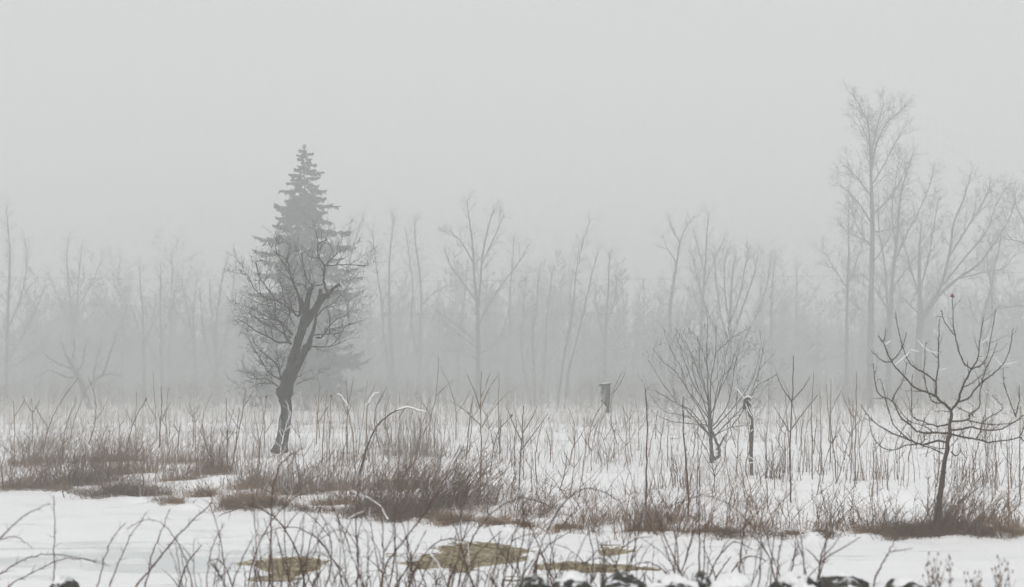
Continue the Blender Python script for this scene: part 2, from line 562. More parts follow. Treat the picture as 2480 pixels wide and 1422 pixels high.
def leaning_tree():
    R = random.Random(3)
    bx, by, bz = hit(678, 1097)
    Y = by
    TT = [Tubes(), Tubes()]
    S = dict(dens=[0, 5.6, 11.5, 17], ang=[(0, 0), (30, 65), (30, 70), (35, 75)], len=[(0, 0), (0.45, 1.2), (0.22, 0.62), (0.07, 0.22)],
             rad=[0, 0.015, 0.008, 0.0045], n=[0, 6, 5, 2], up=[0, 0.10, 0.09, 0.04], jit=[0, 0.16, 0.18, 0.18], k=[0, 5, 4, 3], t0=[0, 0.12, 0.12, 0], crown=2, rmin=0.0038, tip=0.45)
    z1 = lambda p: zc(570, 540, 4.442, p)
    z2 = lambda p: zc(570, 780, 4.309, p)
    L = lambda px, w, **k: limb(TT, px, w, Y, R, **k)
    L([(672, 1103), (680, 1085), (685, 1058), (692, 1012), (693, 977), (692, 954), (698, 919), (704, 897), (709, 872), (718, 838), (730, 803), (738, 776), (742, 743), (750, 709), (758, 692)],
      [44, 35, 28, 27, 27, 33, 35, 31, 24, 21, 22, 21, 15, 13, 8], k=14, drift=0.1)
    L([(700, 925), (712, 900), (725, 873), (739, 850), (748, 834), (757, 808), (764, 776), (768, 754)], [24, 24, 21, 19, 15, 9, 7, 5], k=11, drift=-0.35)
    L([(741, 790), (752, 765), (766, 743), (779, 725), (795, 709), (809, 698), (822, 689)], [14, 17, 17, 15, 10, 8, 7], k=10, drift=-0.5)
    L([(772, 735), (775, 715), (778, 700)], [12, 10, 8], k=9, y0=-0.25)
    L([(735, 760), (733, 738), (731, 722)], [10, 8, 7], k=8, y0=0.15)
    L([(684, 962), (676, 952), (673, 941)], [20, 17, 9], k=9, y0=-0.05)
    L([(748, 838), (741, 838), (735, 840)], [13, 12, 9], k=9, y0=-0.3)
    K = dict(S=S, lvl=1)
    for pts, w, dr in [
        (z1([(600, 1300), (560, 1285), (450, 1285), (380, 1240), (250, 1180), (150, 1110), (90, 1060), (20, 1035)]), (6, 1.3), -0.9),
        (z1([(620, 1200), (560, 1150), (500, 1060), (430, 1045), (330, 1000), (250, 960), (130, 900)]), (6, 1.3), 0.6),
        (z1([(680, 1010), (620, 960), (540, 890), (480, 850), (420, 830), (330, 790), (210, 790)]), (5, 1.3), -0.7),
        (z1([(690, 1000), (692, 860), (665, 740), (630, 670), (600, 580), (560, 480), (470, 370), (350, 200)]), (7, 1.3), 0.8),
        (z1([(600, 580), (552, 400), (445, 320), (442, 160)]), (4, 1.3), -0.4),
        (z1([(590, 1290), (530, 1200), (510, 1100), (430, 1000), (420, 830), (330, 680), (270, 590), (205, 390)]), (6, 1.3), 1.0),
        (z1([(420, 830), (300, 800), (200, 700), (130, 560), (75, 560)]), (3.5, 1.3), 0.7),
        (z2([(462, 690), (400, 640), (310, 590), (220, 600), (110, 570)]), (4, 1.2), -0.5),
        (z2([(420, 650), (300, 640), (230, 650), (150, 680)]), (3, 1.2), 0.6),
        (z2([(472, 590), (430, 440), (310, 340), (240, 280), (180, 180)]), (4.5, 1.2), 0.5),
        (z2([(466, 605), (360, 540), (300, 450), (210, 300), (100, 120)]), (4, 1.2), -0.9),
        (z2([(470, 560), (460, 470), (440, 360), (420, 240)]), (3.5, 1.2), 0.9),
        (z1([(870, 1235), (940, 1220), (1000, 1130), (1070, 1050), (1200, 990), (1290, 840)]), (5, 1.2), 0.6),
        (z1([(850, 1205), (980, 1195), (1130, 1185), (1200, 1100), (1370, 1050)]), (4, 1.2), -0.7),
        (z1([(800, 1330), (900, 1330), (1010, 1330), (1080, 1270), (1150, 1190)]), (4.5, 1.2), 0.5),
        (z1([(990, 750), (960, 660), (950, 560), (960, 460), (900, 370), (890, 250), (930, 205), (995, 178)]), (7, 1.5), -0.3),
        (z1([(960, 458), (1100, 450), (1250, 448), (1395, 460)]), (3.5, 1.5), 0.4),
        (z1([(970, 458), (1060, 360), (1140, 290)]), (2.5, 1.2), 0.2),
        (z1([(840, 690), (770, 600), (730, 450), (710, 270)]), (4, 1.2), 0.5),
        (z1([(940, 660), (870, 672), (840, 640)]), (3.5, 2), -0.1),
        (z1([(780, 740), (730, 660), (630, 640), (540, 560), (450, 500)]), (4, 1.2), 0.4),
        (z1([(680, 955), (600, 940), (540, 870), (500, 700), (450, 560)]), (4, 1.2), -1.1),
        (z1([(870, 1010), (960, 920), (1060, 860), (1140, 760)]), (3.5, 1.2), -0.8),
        (z1([(890, 900), (1000, 800), (1090, 740), (1160, 700)]), (3, 1.2), 0.8),
        (z2([(636, 655), (700, 620), (740, 600), (800, 580)]), (2.5, 1), -0.4),
        (z2([(650, 575), (720, 540), (800, 488)]), (2.2, 1), 0.4),
        (z1([(640, 1110), (580, 1000), (520, 960), (420, 900), (330, 890), (200, 840)]), (4, 1.2), 1.4),
        (z1([(600, 1240), (500, 1180), (400, 1110), (300, 1080), (180, 1000), (110, 960)]), (4, 1.2), -1.4),
    ]:
        L(pts, w, drift=dr, k=6, t0=0.12, **K)
    finish_tree("leaning_tree", TT, (bx, by, bz), "old leaning bare tree with forked dark trunk and frosted twigs before the spruce", ('bark_old', 'twig_old'))
leaning_tree()

# ------------------------------------------------------------------ the young apple tree on the bank
def apple_tree():
    R = random.Random(8)
    bx, by, bz = hit(2265, 1300)
    Y = by
    TT = [Tubes(), Tubes()]
    S = dict(dens=[0, 17, 9], ang=[(0, 0), (45, 90), (30, 70)], len=[(0, 0), (0.025, 0.085), (0.012, 0.03)],
             rad=[0, 0.0050, 0.0034], n=[0, 3, 2], up=[0, 0.10, 0.1], jit=[0, 0.2, 0.2], k=[0, 4, 3], t0=[0, 0.3, 0], crown=1, rmin=0.0022, tip=0.3)
    S2 = dict(dens=[0, 4.2, 14], ang=[(0, 0), (30, 70), (45, 85)], len=[(0, 0), (0.12, 0.42), (0.02, 0.06)],
              rad=[0, 0.0055, 0.0032], n=[0, 5, 2], up=[0, 0.14, 0.1], jit=[0, 0.12, 0.2], k=[0, 4, 3], t0=[0, 0.1, 0], crown=1, rmin=0.0022, tip=0.5)
    q = lambda p: zc(2080, 700, 3.555, p)
    limb(TT, [(2262, 1318), (2266, 1295), (2271, 1237), (2280, 1168), (2291, 1105), (2298, 1062), (2300, 1050), (2303, 1015), (2304, 990)],
         [24, 19, 15, 12, 10, 11, 10, 8, 7], Y, R, k=12, S=S, lvl=1, t0=0.45)
    B = [
        ([(795, 1045), (740, 990), (690, 955), (665, 925), (575, 885), (480, 850), (380, 740), (280, 625), (210, 460), (165, 410)], (6, 1.6), -0.45),
        ([(665, 925), (665, 800), (685, 660), (685, 500), (692, 340), (690, 275)], (4, 1.3), 0.1),
        ([(665, 800), (590, 740), (530, 705), (450, 650), (400, 560), (345, 370), (315, 195)], (3.5, 1.3), 0.35),
        ([(280, 625), (230, 630), (170, 595), (105, 530)], (2.4, 1.2), -0.1),
        ([(280, 625), (340, 560), (380, 480), (410, 375)], (2.4, 1.2), -0.4),
        ([(705, 980), (640, 975), (600, 900), (565, 780), (562, 640), (577, 460)], (2.8, 1.2), -0.4),
        ([(210, 460), (225, 400), (228, 330)], (1.8, 1.2), -0.3),
        ([(795, 1045), (850, 975), (880, 880), (920, 780), (970, 690), (1030, 580), (1045, 420), (1072, 245)], (6, 1.3), 0.3),
        ([(970, 690), (900, 630), (850, 500), (830, 400), (810, 250), (807, 72)], (3.4, 1.3), 0.1),
        ([(830, 400), (760, 320), (722, 235), (712, 180)], (2, 1.1), 0.2),
        ([(970, 690), (1060, 650), (1110, 560), (1140, 400), (1180, 170)], (3, 1.2), 0.5),
        ([(850, 975), (940, 945), (1000, 870), (1060, 800), (1110, 770), (1180, 710), (1250, 630), (1300, 500), (1328, 340)], (4, 1.3), -0.5),
        ([(1060, 800), (1090, 690), (1140, 600), (1190, 460)], (2.5, 1.2), -0.2),
        ([(885, 850), (960, 820), (1060, 740), (1110, 690)], (2.5, 1.2), 0.45),
        ([(800, 1140), (940, 1130), (960, 1075), (1040, 1015), (1040, 880), (1090, 770)], (4.2, 1.8), 0.25),
        ([(940, 1130), (1050, 1155), (1180, 1170), (1330, 1150)], (3, 1.4), 0.6),
        ([(800, 1212), (900, 1205), (960, 1190), (1060, 1210), (1180, 1215), (1260, 1190), (1340, 1140), (1425, 1085)], (5, 1.8), -0.3),
        ([(800, 1250), (900, 1275), (1010, 1290), (1110, 1320), (1250, 1305), (1380, 1275), (1420, 1190)], (5, 2), -0.6),
        ([(1010, 1290), (1050, 1220), (1060, 1150), (1085, 1080)], (2.6, 1.3), -0.3),
        ([(1380, 1275), (1440, 1310), (1500, 1290)], (2.6, 1.5), -0.5),
        ([(1355, 1105), (1300, 960), (1250, 820), (1245, 690)], (2.4, 1.2), -0.3),
        ([(1350, 1090), (1380, 960), (1380, 830)], (2.4, 1.2), -0.1),
        ([(1050, 1155), (1150, 1090), (1240, 1030), (1180, 950), (1100, 870)], (2.2, 1.1), 0.5),
        ([(780, 1162), (700, 1180), (620, 1165), (530, 1130), (460, 1090), (455, 900), (465, 735)], (4, 1.3), 0.45),
        ([(770, 1240), (640, 1235), (560, 1240), (480, 1210), (440, 1170), (350, 1090), (290, 970), (170, 905), (140, 780), (125, 640)], (5, 1.4), -0.3),
        ([(290, 960), (320, 890), (380, 790), (415, 640)], (2.6, 1.2), -0.2),
        ([(760, 1320), (680, 1310), (600, 1330), (520, 1335), (440, 1300), (330, 1260), (240, 1215), (150, 1160), (90, 1100), (20, 1000)], (5, 1.3), 0.3),
        ([(560, 1240), (560, 1300), (520, 1335), (400, 1345), (330, 1380), (250, 1385), (170, 1345), (110, 1240), (90, 1110)], (3, 1.3), -0.5),
        ([(725, 1418), (620, 1370), (530, 1340), (460, 1300), (400, 1230)], (3, 1.3), -0.2),
        ([(440, 1300), (300, 1170), (260, 1050), (215, 870), (185, 775)], (2.6, 1.1), 0.4),
        ([(760, 1375), (650, 1365), (560, 1330)], (2.6, 1.3), 0.2),
        ([(795, 1400), (830, 1440), (870, 1410), (880, 1380)], (3, 1.2), 0.1),
        ([(800, 1350), (850, 1280), (900, 1230)], (2.4, 1.1), -0.2),
        ([(795, 1060), (720, 1050), (650, 1055)], (2.4, 1.1), 0.1),
        ([(850, 1020), (940, 1060), (1000, 1110)], (2.2, 1.1), 0.3),
        ([(640, 1235), (560, 1180), (420, 1130), (330, 1010), (280, 930)], (2.4, 1.1), 0.5),
    ]
    for p, w, dr in B:
        w = (w[0] * 1.15, w[1] * 1.15)
        pts, rad = limb(TT, q(p), w, Y, R, S=S, lvl=1, k=6, drift=dr, t0=0.05)
        kids(TT, pts, rad, plen(pts), 1, S2, R, 0.3)
    # snow lying along a few level twigs, and the withered leaf on the topmost shoot
    e = finish_tree("apple_tree", TT, (bx, by, bz), "young bare apple tree with brown upswept branches on the right bank", ('bark_apple', 'twig_apple'))
    SN = Tubes()
    for p, dy in (([(310, 655), (375, 600), (440, 540)], -0.3), ([(440, 520), (520, 542)], -0.3), ([(505, 440), (590, 525), (690, 550)], 0.0), ([(690, 705), (760, 678)], 0.1),
                  ([(230, 478), (272, 445)], -0.4), ([(1255, 650), (1362, 625)], -0.4), ([(1230, 655), (1160, 580)], -0.4), ([(1060, 465), (1120, 415)], 0.4), ([(1240, 1040), (1310, 1025)], 0.4),
                  ([(640, 358), (688, 388)], 0.1), ([(1130, 930), (1200, 1010), (1255, 1085)], 0.4), ([(945, 960), (1010, 1010)], 0.2), ([(480, 1060), (490, 990)], 0.3), ([(850, 1270), (800, 1340)], -0.1), ([(1090, 870), (1140, 910)], 0.4)):
        pts = [at(a, b, Y + dy) for a, b in q(p)]
        pts, rr = smooth_pts(pts, [0.0035] + [0.0065] * (len(pts) - 2) + [0.0035] if len(pts) > 2 else [0.005, 0.004], 3)
        SN.add(pts, [r * R.uniform(0.8, 1.3) for r in rr], 5)
    tag(link("snow_on_twigs", SN.mesh("snow_on_twigs", (bx, by, bz)), M['snow'], e), kind="stuff")
    LF = Tubes()
    c = at(2307.3, 717.5, Y + 0.1)
    LF.add([(c[0], c[1], c[2] - 0.016), (c[0] - 0.012, c[1], c[2] - 0.002), (c[0] - 0.004, c[1], c[2] + 0.018), (c[0] + 0.006, c[1], c[2] + 0.03)], [0.004, 0.016, 0.014, 0.001], 6)
    LF.add([(c[0], c[1], c[2] - 0.016), (c[0] + 0.013, c[1] - 0.008, c[2] - 0.004), (c[0] + 0.012, c[1] - 0.01, c[2] + 0.012)], [0.003, 0.011, 0.001], 5)
    o = link("withered_leaf", LF.mesh("withered_leaf", (bx, by, bz)), M['leaf'], e)
    o["label"] = "dark red withered leaf left on the topmost shoot"
apple_tree()

# ------------------------------------------------------------------ the frosted bush-like tree behind the fence post
def frosted_tree():
    R = random.Random(21)
    bx, by, bz = hit(1725, 1122)
    Y = by
    TT = [Tubes(), Tubes()]
    S = dict(dens=[0, 6.0, 9.0, 11], ang=[(0, 0), (28, 55), (25, 55), (30, 60)], len=[(0, 0), (0.45, 1.05), (0.2, 0.5), (0.05, 0.16)],
             rad=[0, 0.012, 0.007, 0.0045], n=[0, 6, 5, 3], up=[0, 0.05, 0.04, 0.0], jit=[0, 0.07, 0.09, 0.12], k=[0, 4, 3, 3], t0=[0, 0.1, 0.1, 0], crown=1, rmin=0.0042, tip=0.5)
    q = lambda p: zc(1560, 760, 3.741, p)
    L = lambda p, w, dr=0.0, t0=0.25, kk=5, **k: limb(TT, q(p), w, Y, R, S=S, lvl=1, k=kk, drift=dr, t0=t0, **k)
    limb(TT, q([(616, 1385), (615, 1330), (612, 1240), (606, 1150), (600, 1040), (595, 960), (590, 850)]), [13, 11, 9, 9, 10, 9, 6], Y, R, k=10)
    limb(TT, q([(625, 1320), (665, 1295), (688, 1262), (665, 1190), (635, 1120), (612, 1060)]), [7, 8, 8, 7, 6, 5], Y, R, k=8, y0=-0.05)
    limb(TT, q([(660, 1230), (690, 1190), (720, 1130), (745, 1090)]), [5, 5, 4, 2], Y, R, k=7, drift=-0.1)
    for p, w, dr in [
        ([(590, 860), (578, 650), (570, 450), (568, 300), (575, 60)], (5.5, 1.4), 0.1),
        ([(605, 1000), (603, 780), (610, 560), (650, 350), (652, 70)], (5, 1.4), -0.3),
        ([(650, 350), (720, 290), (800, 215), (970, 115)], (3, 1.3), -0.3),
        ([(590, 1110), (480, 980), (370, 860), (250, 790), (110, 700), (25, 690)], (5, 1.4), -0.4),
        ([(590, 1090), (500, 960), (400, 860), (300, 800), (170, 640), (40, 420)], (4.5, 1.4), 0.4),
        ([(590, 1050), (520, 900), (420, 740), (300, 540), (180, 440), (80, 310)], (4.5, 1.4), -0.6),
        ([(590, 960), (480, 800), (390, 680), (340, 500), (270, 380), (210, 260)], (4, 1.4), 0.6),
        ([(585, 830), (500, 740), (440, 620), (370, 440), (330, 300), (280, 190)], (4, 1.4), -0.3),
        ([(580, 760), (520, 620), (480, 500), (400, 300), (340, 220)], (3.5, 1.3), 0.5),
        ([(575, 500), (540, 360), (490, 250), (440, 160)], (3, 1.3), 0.3),
        ([(610, 900), (680, 720), (760, 540), (820, 380), (890, 200)], (4, 1.3), 0.4),
        ([(620, 1020), (730, 880), (790, 700), (840, 380), (940, 240)], (4.5, 1.3), -0.4),
        ([(625, 1050), (740, 930), (850, 800), (930, 700), (1010, 520), (1050, 310)], (4.5, 1.3), 0.6),
        ([(640, 1110), (740, 1000), (860, 880), (960, 740), (1040, 500), (1085, 300)], (4.5, 1.3), -0.7),
        ([(790, 1030), (900, 870), (1000, 680), (1080, 620), (1190, 560)], (4, 1.3), -0.3),
        ([(640, 1100), (780, 1030), (900, 1010), (1010, 940), (1110, 800)], (3.5, 1.3), 0.8),
        ([(595, 1010), (480, 1000), (360, 990), (200, 960), (60, 880)], (3.5, 1.3), 0.7),
        ([(600, 1100), (450, 960), (330, 920), (180, 880), (40, 720)], (3.5, 1.3), 1.0),
        ([(600, 950), (560, 700), (505, 480), (500, 300), (480, 200)], (3.5, 1.3), 0.8),
        ([(610, 980), (660, 760), (720, 560), (740, 380), (770, 260)], (3.5, 1.3), 1.0),
        ([(615, 1000), (640, 800), (690, 600), (800, 480), (880, 330)], (3.5, 1.3), -0.9),
        ([(600, 980), (540, 800), (450, 560), (430, 380), (380, 300)], (3.5, 1.3), -1.0),
    ]:
        L(p, (w[0] * 0.72, w[1] * 0.75), dr)
    finish_tree("frosted_tree", TT, (bx, by, bz), "low wide-spreading bare tree with frosted twigs beside the crooked fence post", ('bark_bush', 'twig_bush'))
frosted_tree()

# ------------------------------------------------------------------ the spruce
def spruce():
    R = random.Random(5)
    Y = 101.0
    bx, _, top = at(738, 350, Y)
    bz = gz(bx, Y)
    H = top - bz
    TR, FO, BR = Tubes(), Tubes(), Tubes()
    n = 16
    TR.add([(bx + 0.12 * math.sin(i * 0.7), Y, bz - 0.2 + (H + 0.2) * i / n) for i in range(n + 1)], [0.27 * (1 - i / n) ** 0.9 + 0.012 for i in range(n + 1)], 9)
    ppm = FPX / Y
    def width(h):                                       # half width (m) at a height given as photo row
        rows = [350, 380, 420, 455, 480, 520, 560, 600, 650, 700, 780, 860, 940, 985]
        ws = [5, 22, 40, 58, 78, 88, 108, 116, 124, 126, 140, 150, 158, 130]
        return np.interp(h, rows, ws) / ppm
    z = top - 0.45
    az = 0.0
    while z > bz + 1.6:
        row = HY - (z - CAMZ) * ppm
        az += 2.4 + R.uniform(-1.2, 1.2)
        a = az
        Lb = float(width(row)) * (R.uniform(0.45, 0.85) if R.random() < 0.45 else R.uniform(0.85, 1.12))
        r0 = 0.014 + 0.012 * Lb
        droop = (0.02 if row < 430 else (0.20 if row < 600 else 0.33)) * R.uniform(-0.1, 1.9)
        m = 8
        pts = []
        for j in range(m + 1):
            t = j / m
            dz = -droop * Lb * (t * 1.7 - 1.15 * t ** 2.4) + (0.16 * Lb * t if row < 430 else 0)
            pts.append((bx + math.cos(a) * Lb * t, Y + math.sin(a) * Lb * t, z + dz))
        BR.add(pts, [r0 * (1 - 0.8 * j / m) for j in range(m + 1)], 4)
        # side twigs thick with needles, hanging a little
        sg = 0.15 if row < 600 else 0.35
        while sg < Lb:
            t = sg / Lb
            f = t * m; j = min(int(f), m - 1); f -= j
            p = tuple(pts[j][q] + (pts[j + 1][q] - pts[j][q]) * f for q in range(3))
            for sd in (-1, 1):
                if R.random() < 0.12:
                    continue
                tl = (0.16 + 0.62 * min(1, (Lb - sg) / 2.2)) * R.uniform(0.45, 1.15)
                aa = a + sd * R.uniform(0.45, 1.05)
                hang = R.uniform(-0.3, 0.35) if row < 450 else R.uniform(-0.25, 0.85)
                d = (math.cos(aa), math.sin(aa), -hang)
                pp = [p, tuple(p[q] + d[q] * tl * 0.55 for q in range(3)), (p[0] + d[0] * tl, p[1] + d[1] * tl, p[2] + d[2] * tl * 1.05 + 0.05)]
                FO.add(pp, [0.06, 0.085 * R.uniform(0.7, 1.2), 0.015], 2)
                for q2 in (0, 1, 1, 0, 1, 0, 1):
                    if R.random() < 0.8:
                        d2 = (d[0] + R.uniform(-.7, .7), d[1] + R.uniform(-.7, .7), d[2] - R.uniform(-0.45, 1.1))
                        b0 = pp[q2]
                        FO.add([b0, tuple(b0[q] + d2[q] * tl * 0.32 for q in range(3)), tuple(b0[q] + d2[q] * tl * 0.6 for q in range(3))], [0.045, 0.062, 0.010], 2)
            sg += 0.11 + 0.022 * Lb
        e0, e1 = pts[-2], pts[-1]
        FO.add([e0, e1, tuple(e1[q] + (e1[q] - e0[q]) * 0.5 + (0.05 if q == 2 else 0) for q in range(3))], [0.055, 0.055, 0.010], 4)
        z -= R.uniform(0.045, 0.10) if row > 640 else R.uniform(0.07, 0.15) if row > 470 else R.uniform(0.09, 0.17)
    # leader
    FO.add([(bx, Y, top - 0.7), (bx, Y, top - 0.3), (bx, Y, top + 0.05)], [0.05, 0.035, 0.006], 5)
    for k in range(26):
        a = R.random() * 6.28; zz = top - R.uniform(0.05, 0.9); l = 0.1 + 0.35 * (top - zz)
        FO.add([(bx, Y, zz), (bx + math.cos(a) * l * .6, Y + math.sin(a) * l * .6, zz + 0.04), (bx + math.cos(a) * l, Y + math.sin(a) * l, zz + 0.10)], [0.02, 0.03, 0.005], 3)
    e = empty("spruce_tree", (bx, Y, bz))
    o = (bx, Y, bz)
    link("trunk", TR.mesh("trunk", o), M['bark_wood'], e)
    link("branches", BR.mesh("branches", o), M['bark_wood'], e)
    link("crown", FO.mesh("crown", o), M['needle'], e)
    tag(e, "tall dark pointed spruce in the fog behind the leaning tree", "tree")
spruce()

# ------------------------------------------------------------------ birdhouse and fence post
def box_verts(cx, cy, cz, sx, sy, sz):
    return [(cx + a * sx / 2, cy + b * sy / 2, cz + c * sz / 2) for a in (-1, 1) for b in (-1, 1) for c in (-1, 1)]

def hexa(name, vs, mat, parent=None, bev=0.006):
    """eight corners (x,y,z in the order of box_verts) as a slightly bevelled solid"""
    import bmesh
    bm = bmesh.new()
    v = [bm.verts.new(p) for p in vs]
    for f in ((0, 1, 3, 2), (4, 6, 7, 5), (0, 4, 5, 1), (2, 3, 7, 6), (0, 2, 6, 4), (1, 5, 7, 3)):
        bm.faces.new([v[i] for i in f])
    bmesh.ops.recalc_face_normals(bm, faces=bm.faces)
    if bev:
        bmesh.ops.bevel(bm, geom=list(bm.edges), offset=bev, segments=1, affect='EDGES')
    me = bpy.data.meshes.new(name)
    bm.to_mesh(me); bm.free()
    return link(name, me, mat, parent)

def birdhouse():
    bx, by, bz = hit(1467, 1052)
    Y = by
    u = Y / FPX                                         # metres per photo pixel at this depth
    e = empty("birdhouse", (bx, Y, bz), math.radians(42))
    e.rotation_euler[0] = 0
    top = CAMZ - (928 - HY) * u - bz
    bot = CAMZ - (981 - HY) * u - bz
    h = top - bot
    w, d = 0.15, 0.19
    # local frame: -x is the front with the entrance, the house faces left and a little to the camera
    def wobble(vs, lean=0.03):
        return [(x + lean * (z - bot), y, z) for x, y, z in vs]
    mid = CAMZ - (999 - HY) * u - bz
    hexa("post", wobble(box_verts(0.10, 0.0, (mid + bot + h * 0.85) / 2, 0.075, 0.09, bot + h * 0.85 - mid), 0.0), M['wood_grey'], e)
    hexa("post_base", wobble(box_verts(0.115, 0.0, (mid - 0.3) / 2 + 0.02, 0.05, 0.05, mid + 0.3), 0.0), M['stem_frost'], e)
    zc_ = bot + h * 0.55
    hh = h * 0.78
    hexa("side_board", wobble(box_verts(-0.02, -w / 2, zc_, d, 0.022, hh)), M['wood_pale'], e)
    hexa("side_board", wobble(box_verts(-0.02, w / 2, zc_, d, 0.022, hh)), M['wood_pale'], e)
    hexa("back_board", wobble(box_verts(d / 2 + 0.001, 0, bot + h * 0.48, 0.024, w + 0.03, h * 0.96)), M['wood_grey'], e)
    fr = hexa("front_board", wobble(box_verts(-0.02 - d / 2 - 0.013, 0, zc_, 0.022, w + 0.024, hh * 0.98)), M['wood_front'], e)
    hexa("floor_board", wobble(box_verts(-0.03, 0, zc_ - hh / 2 + 0.015, d - 0.03, w - 0.03, 0.022)), M['wood_grey'], e)
    hx = -0.02 - d / 2 - 0.026
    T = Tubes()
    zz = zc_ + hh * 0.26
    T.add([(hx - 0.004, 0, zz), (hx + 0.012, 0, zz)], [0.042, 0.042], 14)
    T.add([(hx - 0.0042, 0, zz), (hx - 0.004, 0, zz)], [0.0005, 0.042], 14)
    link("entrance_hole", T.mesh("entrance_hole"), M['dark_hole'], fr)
    hexa("perch", wobble(box_verts(hx - 0.035, 0, zc_ + hh * 0.05, 0.12, 0.13, 0.03)), M['wood_grey'], fr)
    hexa("lower_ledge", wobble(box_verts(hx - 0.012, 0, zc_ - hh * 0.48, 0.05, w + 0.02, 0.025)), M['wood_grey'], fr)
    # roof with overhanging sloping boards
    rz = bot + h * 0.955
    r = hexa("roof", [(-0.23, -0.11, rz - 0.085), (-0.165, -0.11, rz + 0.010), (-0.23, 0.11, rz - 0.085), (-0.165, 0.11, rz + 0.010),
                      (0.135, -0.11, rz - 0.012), (0.135, -0.11, rz + 0.030), (0.135, 0.11, rz - 0.012), (0.135, 0.11, rz + 0.030)], M['wood_grey'], e)
    hexa("roof_snow", [(-0.15, -0.09, rz + 0.014), (-0.13, -0.07, rz + 0.026), (-0.15, 0.09, rz + 0.014), (-0.13, 0.07, rz + 0.026),
                       (0.12, -0.09, rz + 0.032), (0.10, -0.07, rz + 0.044), (0.12, 0.09, rz + 0.032), (0.10, 0.07, rz + 0.044)], M['snow'], r, bev=0.006)
    # bracket under the house, back to the post
    zb = zc_ - hh / 2
    for s in (-1, 1):
        hexa("bracket", [(-0.10, s * 0.05 - 0.012, zb - 0.02), (-0.10, s * 0.05 - 0.012, zb + 0.0), (-0.10, s * 0.05 + 0.012, zb - 0.02), (-0.10, s * 0.05 + 0.012, zb),
                         (0.06, s * 0.05 - 0.012, zb - 0.17), (0.08, s * 0.05 - 0.012, zb), (0.06, s * 0.05 + 0.012, zb - 0.17), (0.08, s * 0.05 + 0.012, zb)], M['wood_pale'], e, bev=0.003)
    tag(e, "weathered grey wooden birdhouse on a post at the edge of the wood", "birdhouse")
birdhouse()

def fence_post():
    bx, by, bz = hit(1820, 1152)
    Y = by
    o = (bx, Y, bz)
    e = empty("fence_post", o)
    P = Tubes()
    px = [(1820, 1160), (1820, 1135), (1819, 1100), (1820, 1068), (1821, 1040), (1818, 1010), (1814, 988), (1812, 968), (1811.5, 963)]
    pts = [at(a, b, Y) for a, b in px]
    wd = [9.5, 9, 8.5, 9, 9.5, 10, 11, 12, 11.5]
    pts, rad = smooth_pts(pts, [0.5 * w * Y / FPX for w in wd], 3)
    rr = random.Random(2)
    P.add(pts, [r * rr.uniform(0.93, 1.07) for r in rad], 9)
    top = pts[-1]
    P.add([top, (top[0], top[1], top[2] + 0.002)], [rad[-1], 0.002], 9)
    link("shaft", P.mesh("shaft", o), M['wood_brown'], e)
    # a weathered board nailed near the top, jutting left
    a = at(1805.5, 978, Y - 0.06)
    loc = (a[0] - bx, a[1] - Y, a[2] - bz)
    s = Y / FPX
    hexa("nailed_board", [(loc[0] + dx * 5.6 * s + 0.010 * dz, loc[1] + dy * 0.02, loc[2] + dz * 14.5 * s + (0.02 if dx > 0 else -0.01)) for dx in (-1, 1) for dy in (-1, 1) for dz in (-1, 1)], M['wood_grey'], e)
    C = Tubes()
    C.add([(top[0] - 0.05, top[1], top[2] - 0.002), (top[0] - 0.02, top[1], top[2] + 0.014), (top[0] + 0.035, top[1], top[2] + 0.008), (top[0] + 0.06, top[1], top[2] - 0.004)], [0.008, 0.022, 0.02, 0.006], 7)
    link("snow_cap", C.mesh("snow_cap", o), M['snow'], e)
    # old vine stem and frost feathers clinging to the post
    Vn = Tubes()
    for p, w in (([(1813, 1165), (1807, 1145), (1807, 1118), (1815, 1090), (1814, 1050), (1808, 1010), (1806, 990)], (3.2, 1.6)), ([(1815, 1120), (1810, 1090), (1818, 1040)], (2, 1.2))):
        q = [at(a_, b_, Y - 0.11) for a_, b_ in p]
        q, r = smooth_pts(q, [0.5 * (w[0] + (w[1] - w[0]) * i / (len(p) - 1)) * Y / FPX for i in range(len(p))], 3)
        Vn.add(q, r, 5)
    link("vine", Vn.mesh("vine", o), M['stem_brown'], e)
    F = Tubes()
    R = random.Random(4)
    for p in ([(1812, 969), (1819, 978)], [(1806, 978), (1813, 995), (1821, 1008)], [(1815, 985), (1822, 1003)], [(1819, 1045), (1823, 1040)], [(1814, 1106), (1826, 1113)], [(1816, 1121), (1828, 1120)], [(1816, 1012), (1818, 1030)], [(1785, 942), (1797, 956), (1803, 966)], [(1779, 940), (1785, 942)]):
        q = [at(a_, b_, Y - 0.10) for a_, b_ in p]
        q, r = smooth_pts(q, [0.009] * len(q), 3)
        F.add(q, [x * R.uniform(0.6, 1.2) for x in r], 4)
    tag(link("frosted_twigs", F.mesh("frosted_twigs", o), M['snow'], e), kind="stuff")
    tag(e, "crooked old wooden fence post with a board nailed at its top", "fence post")
fence_post()

ORD = ("leftmost second third fourth fifth sixth seventh eighth ninth tenth eleventh twelfth thirteenth fourteenth fifteenth sixteenth seventeenth eighteenth nineteenth "
       "twentieth twenty-first twenty-second twenty-third twenty-fourth twenty-fifth twenty-sixth").split()
def nth(i):
    return ORD[0] if i == 0 else ORD[i] + " from left"

# ------------------------------------------------------------------ trees of the wood
WOOD = dict(dens=[1.0, 1.5, 3.0, 4.4], ang=[(28, 52), (28, 55), (28, 55), (25, 60)], len=[(2.5, 5.5), (1.1, 3.0), (0.6, 1.5), (0.25, 0.75)],
            rad=[0.06, 0.030, 0.018, 0.012], n=[9, 6, 4, 2], up=[0.05, 0.07, 0.06, 0.02], jit=[0.06, 0.10, 0.12, 0.14], k=[6, 4, 3, 2], t0=[0.15, 0.12, 0.1, 0], crown=2, rmin=0.0115, tip=0.60)

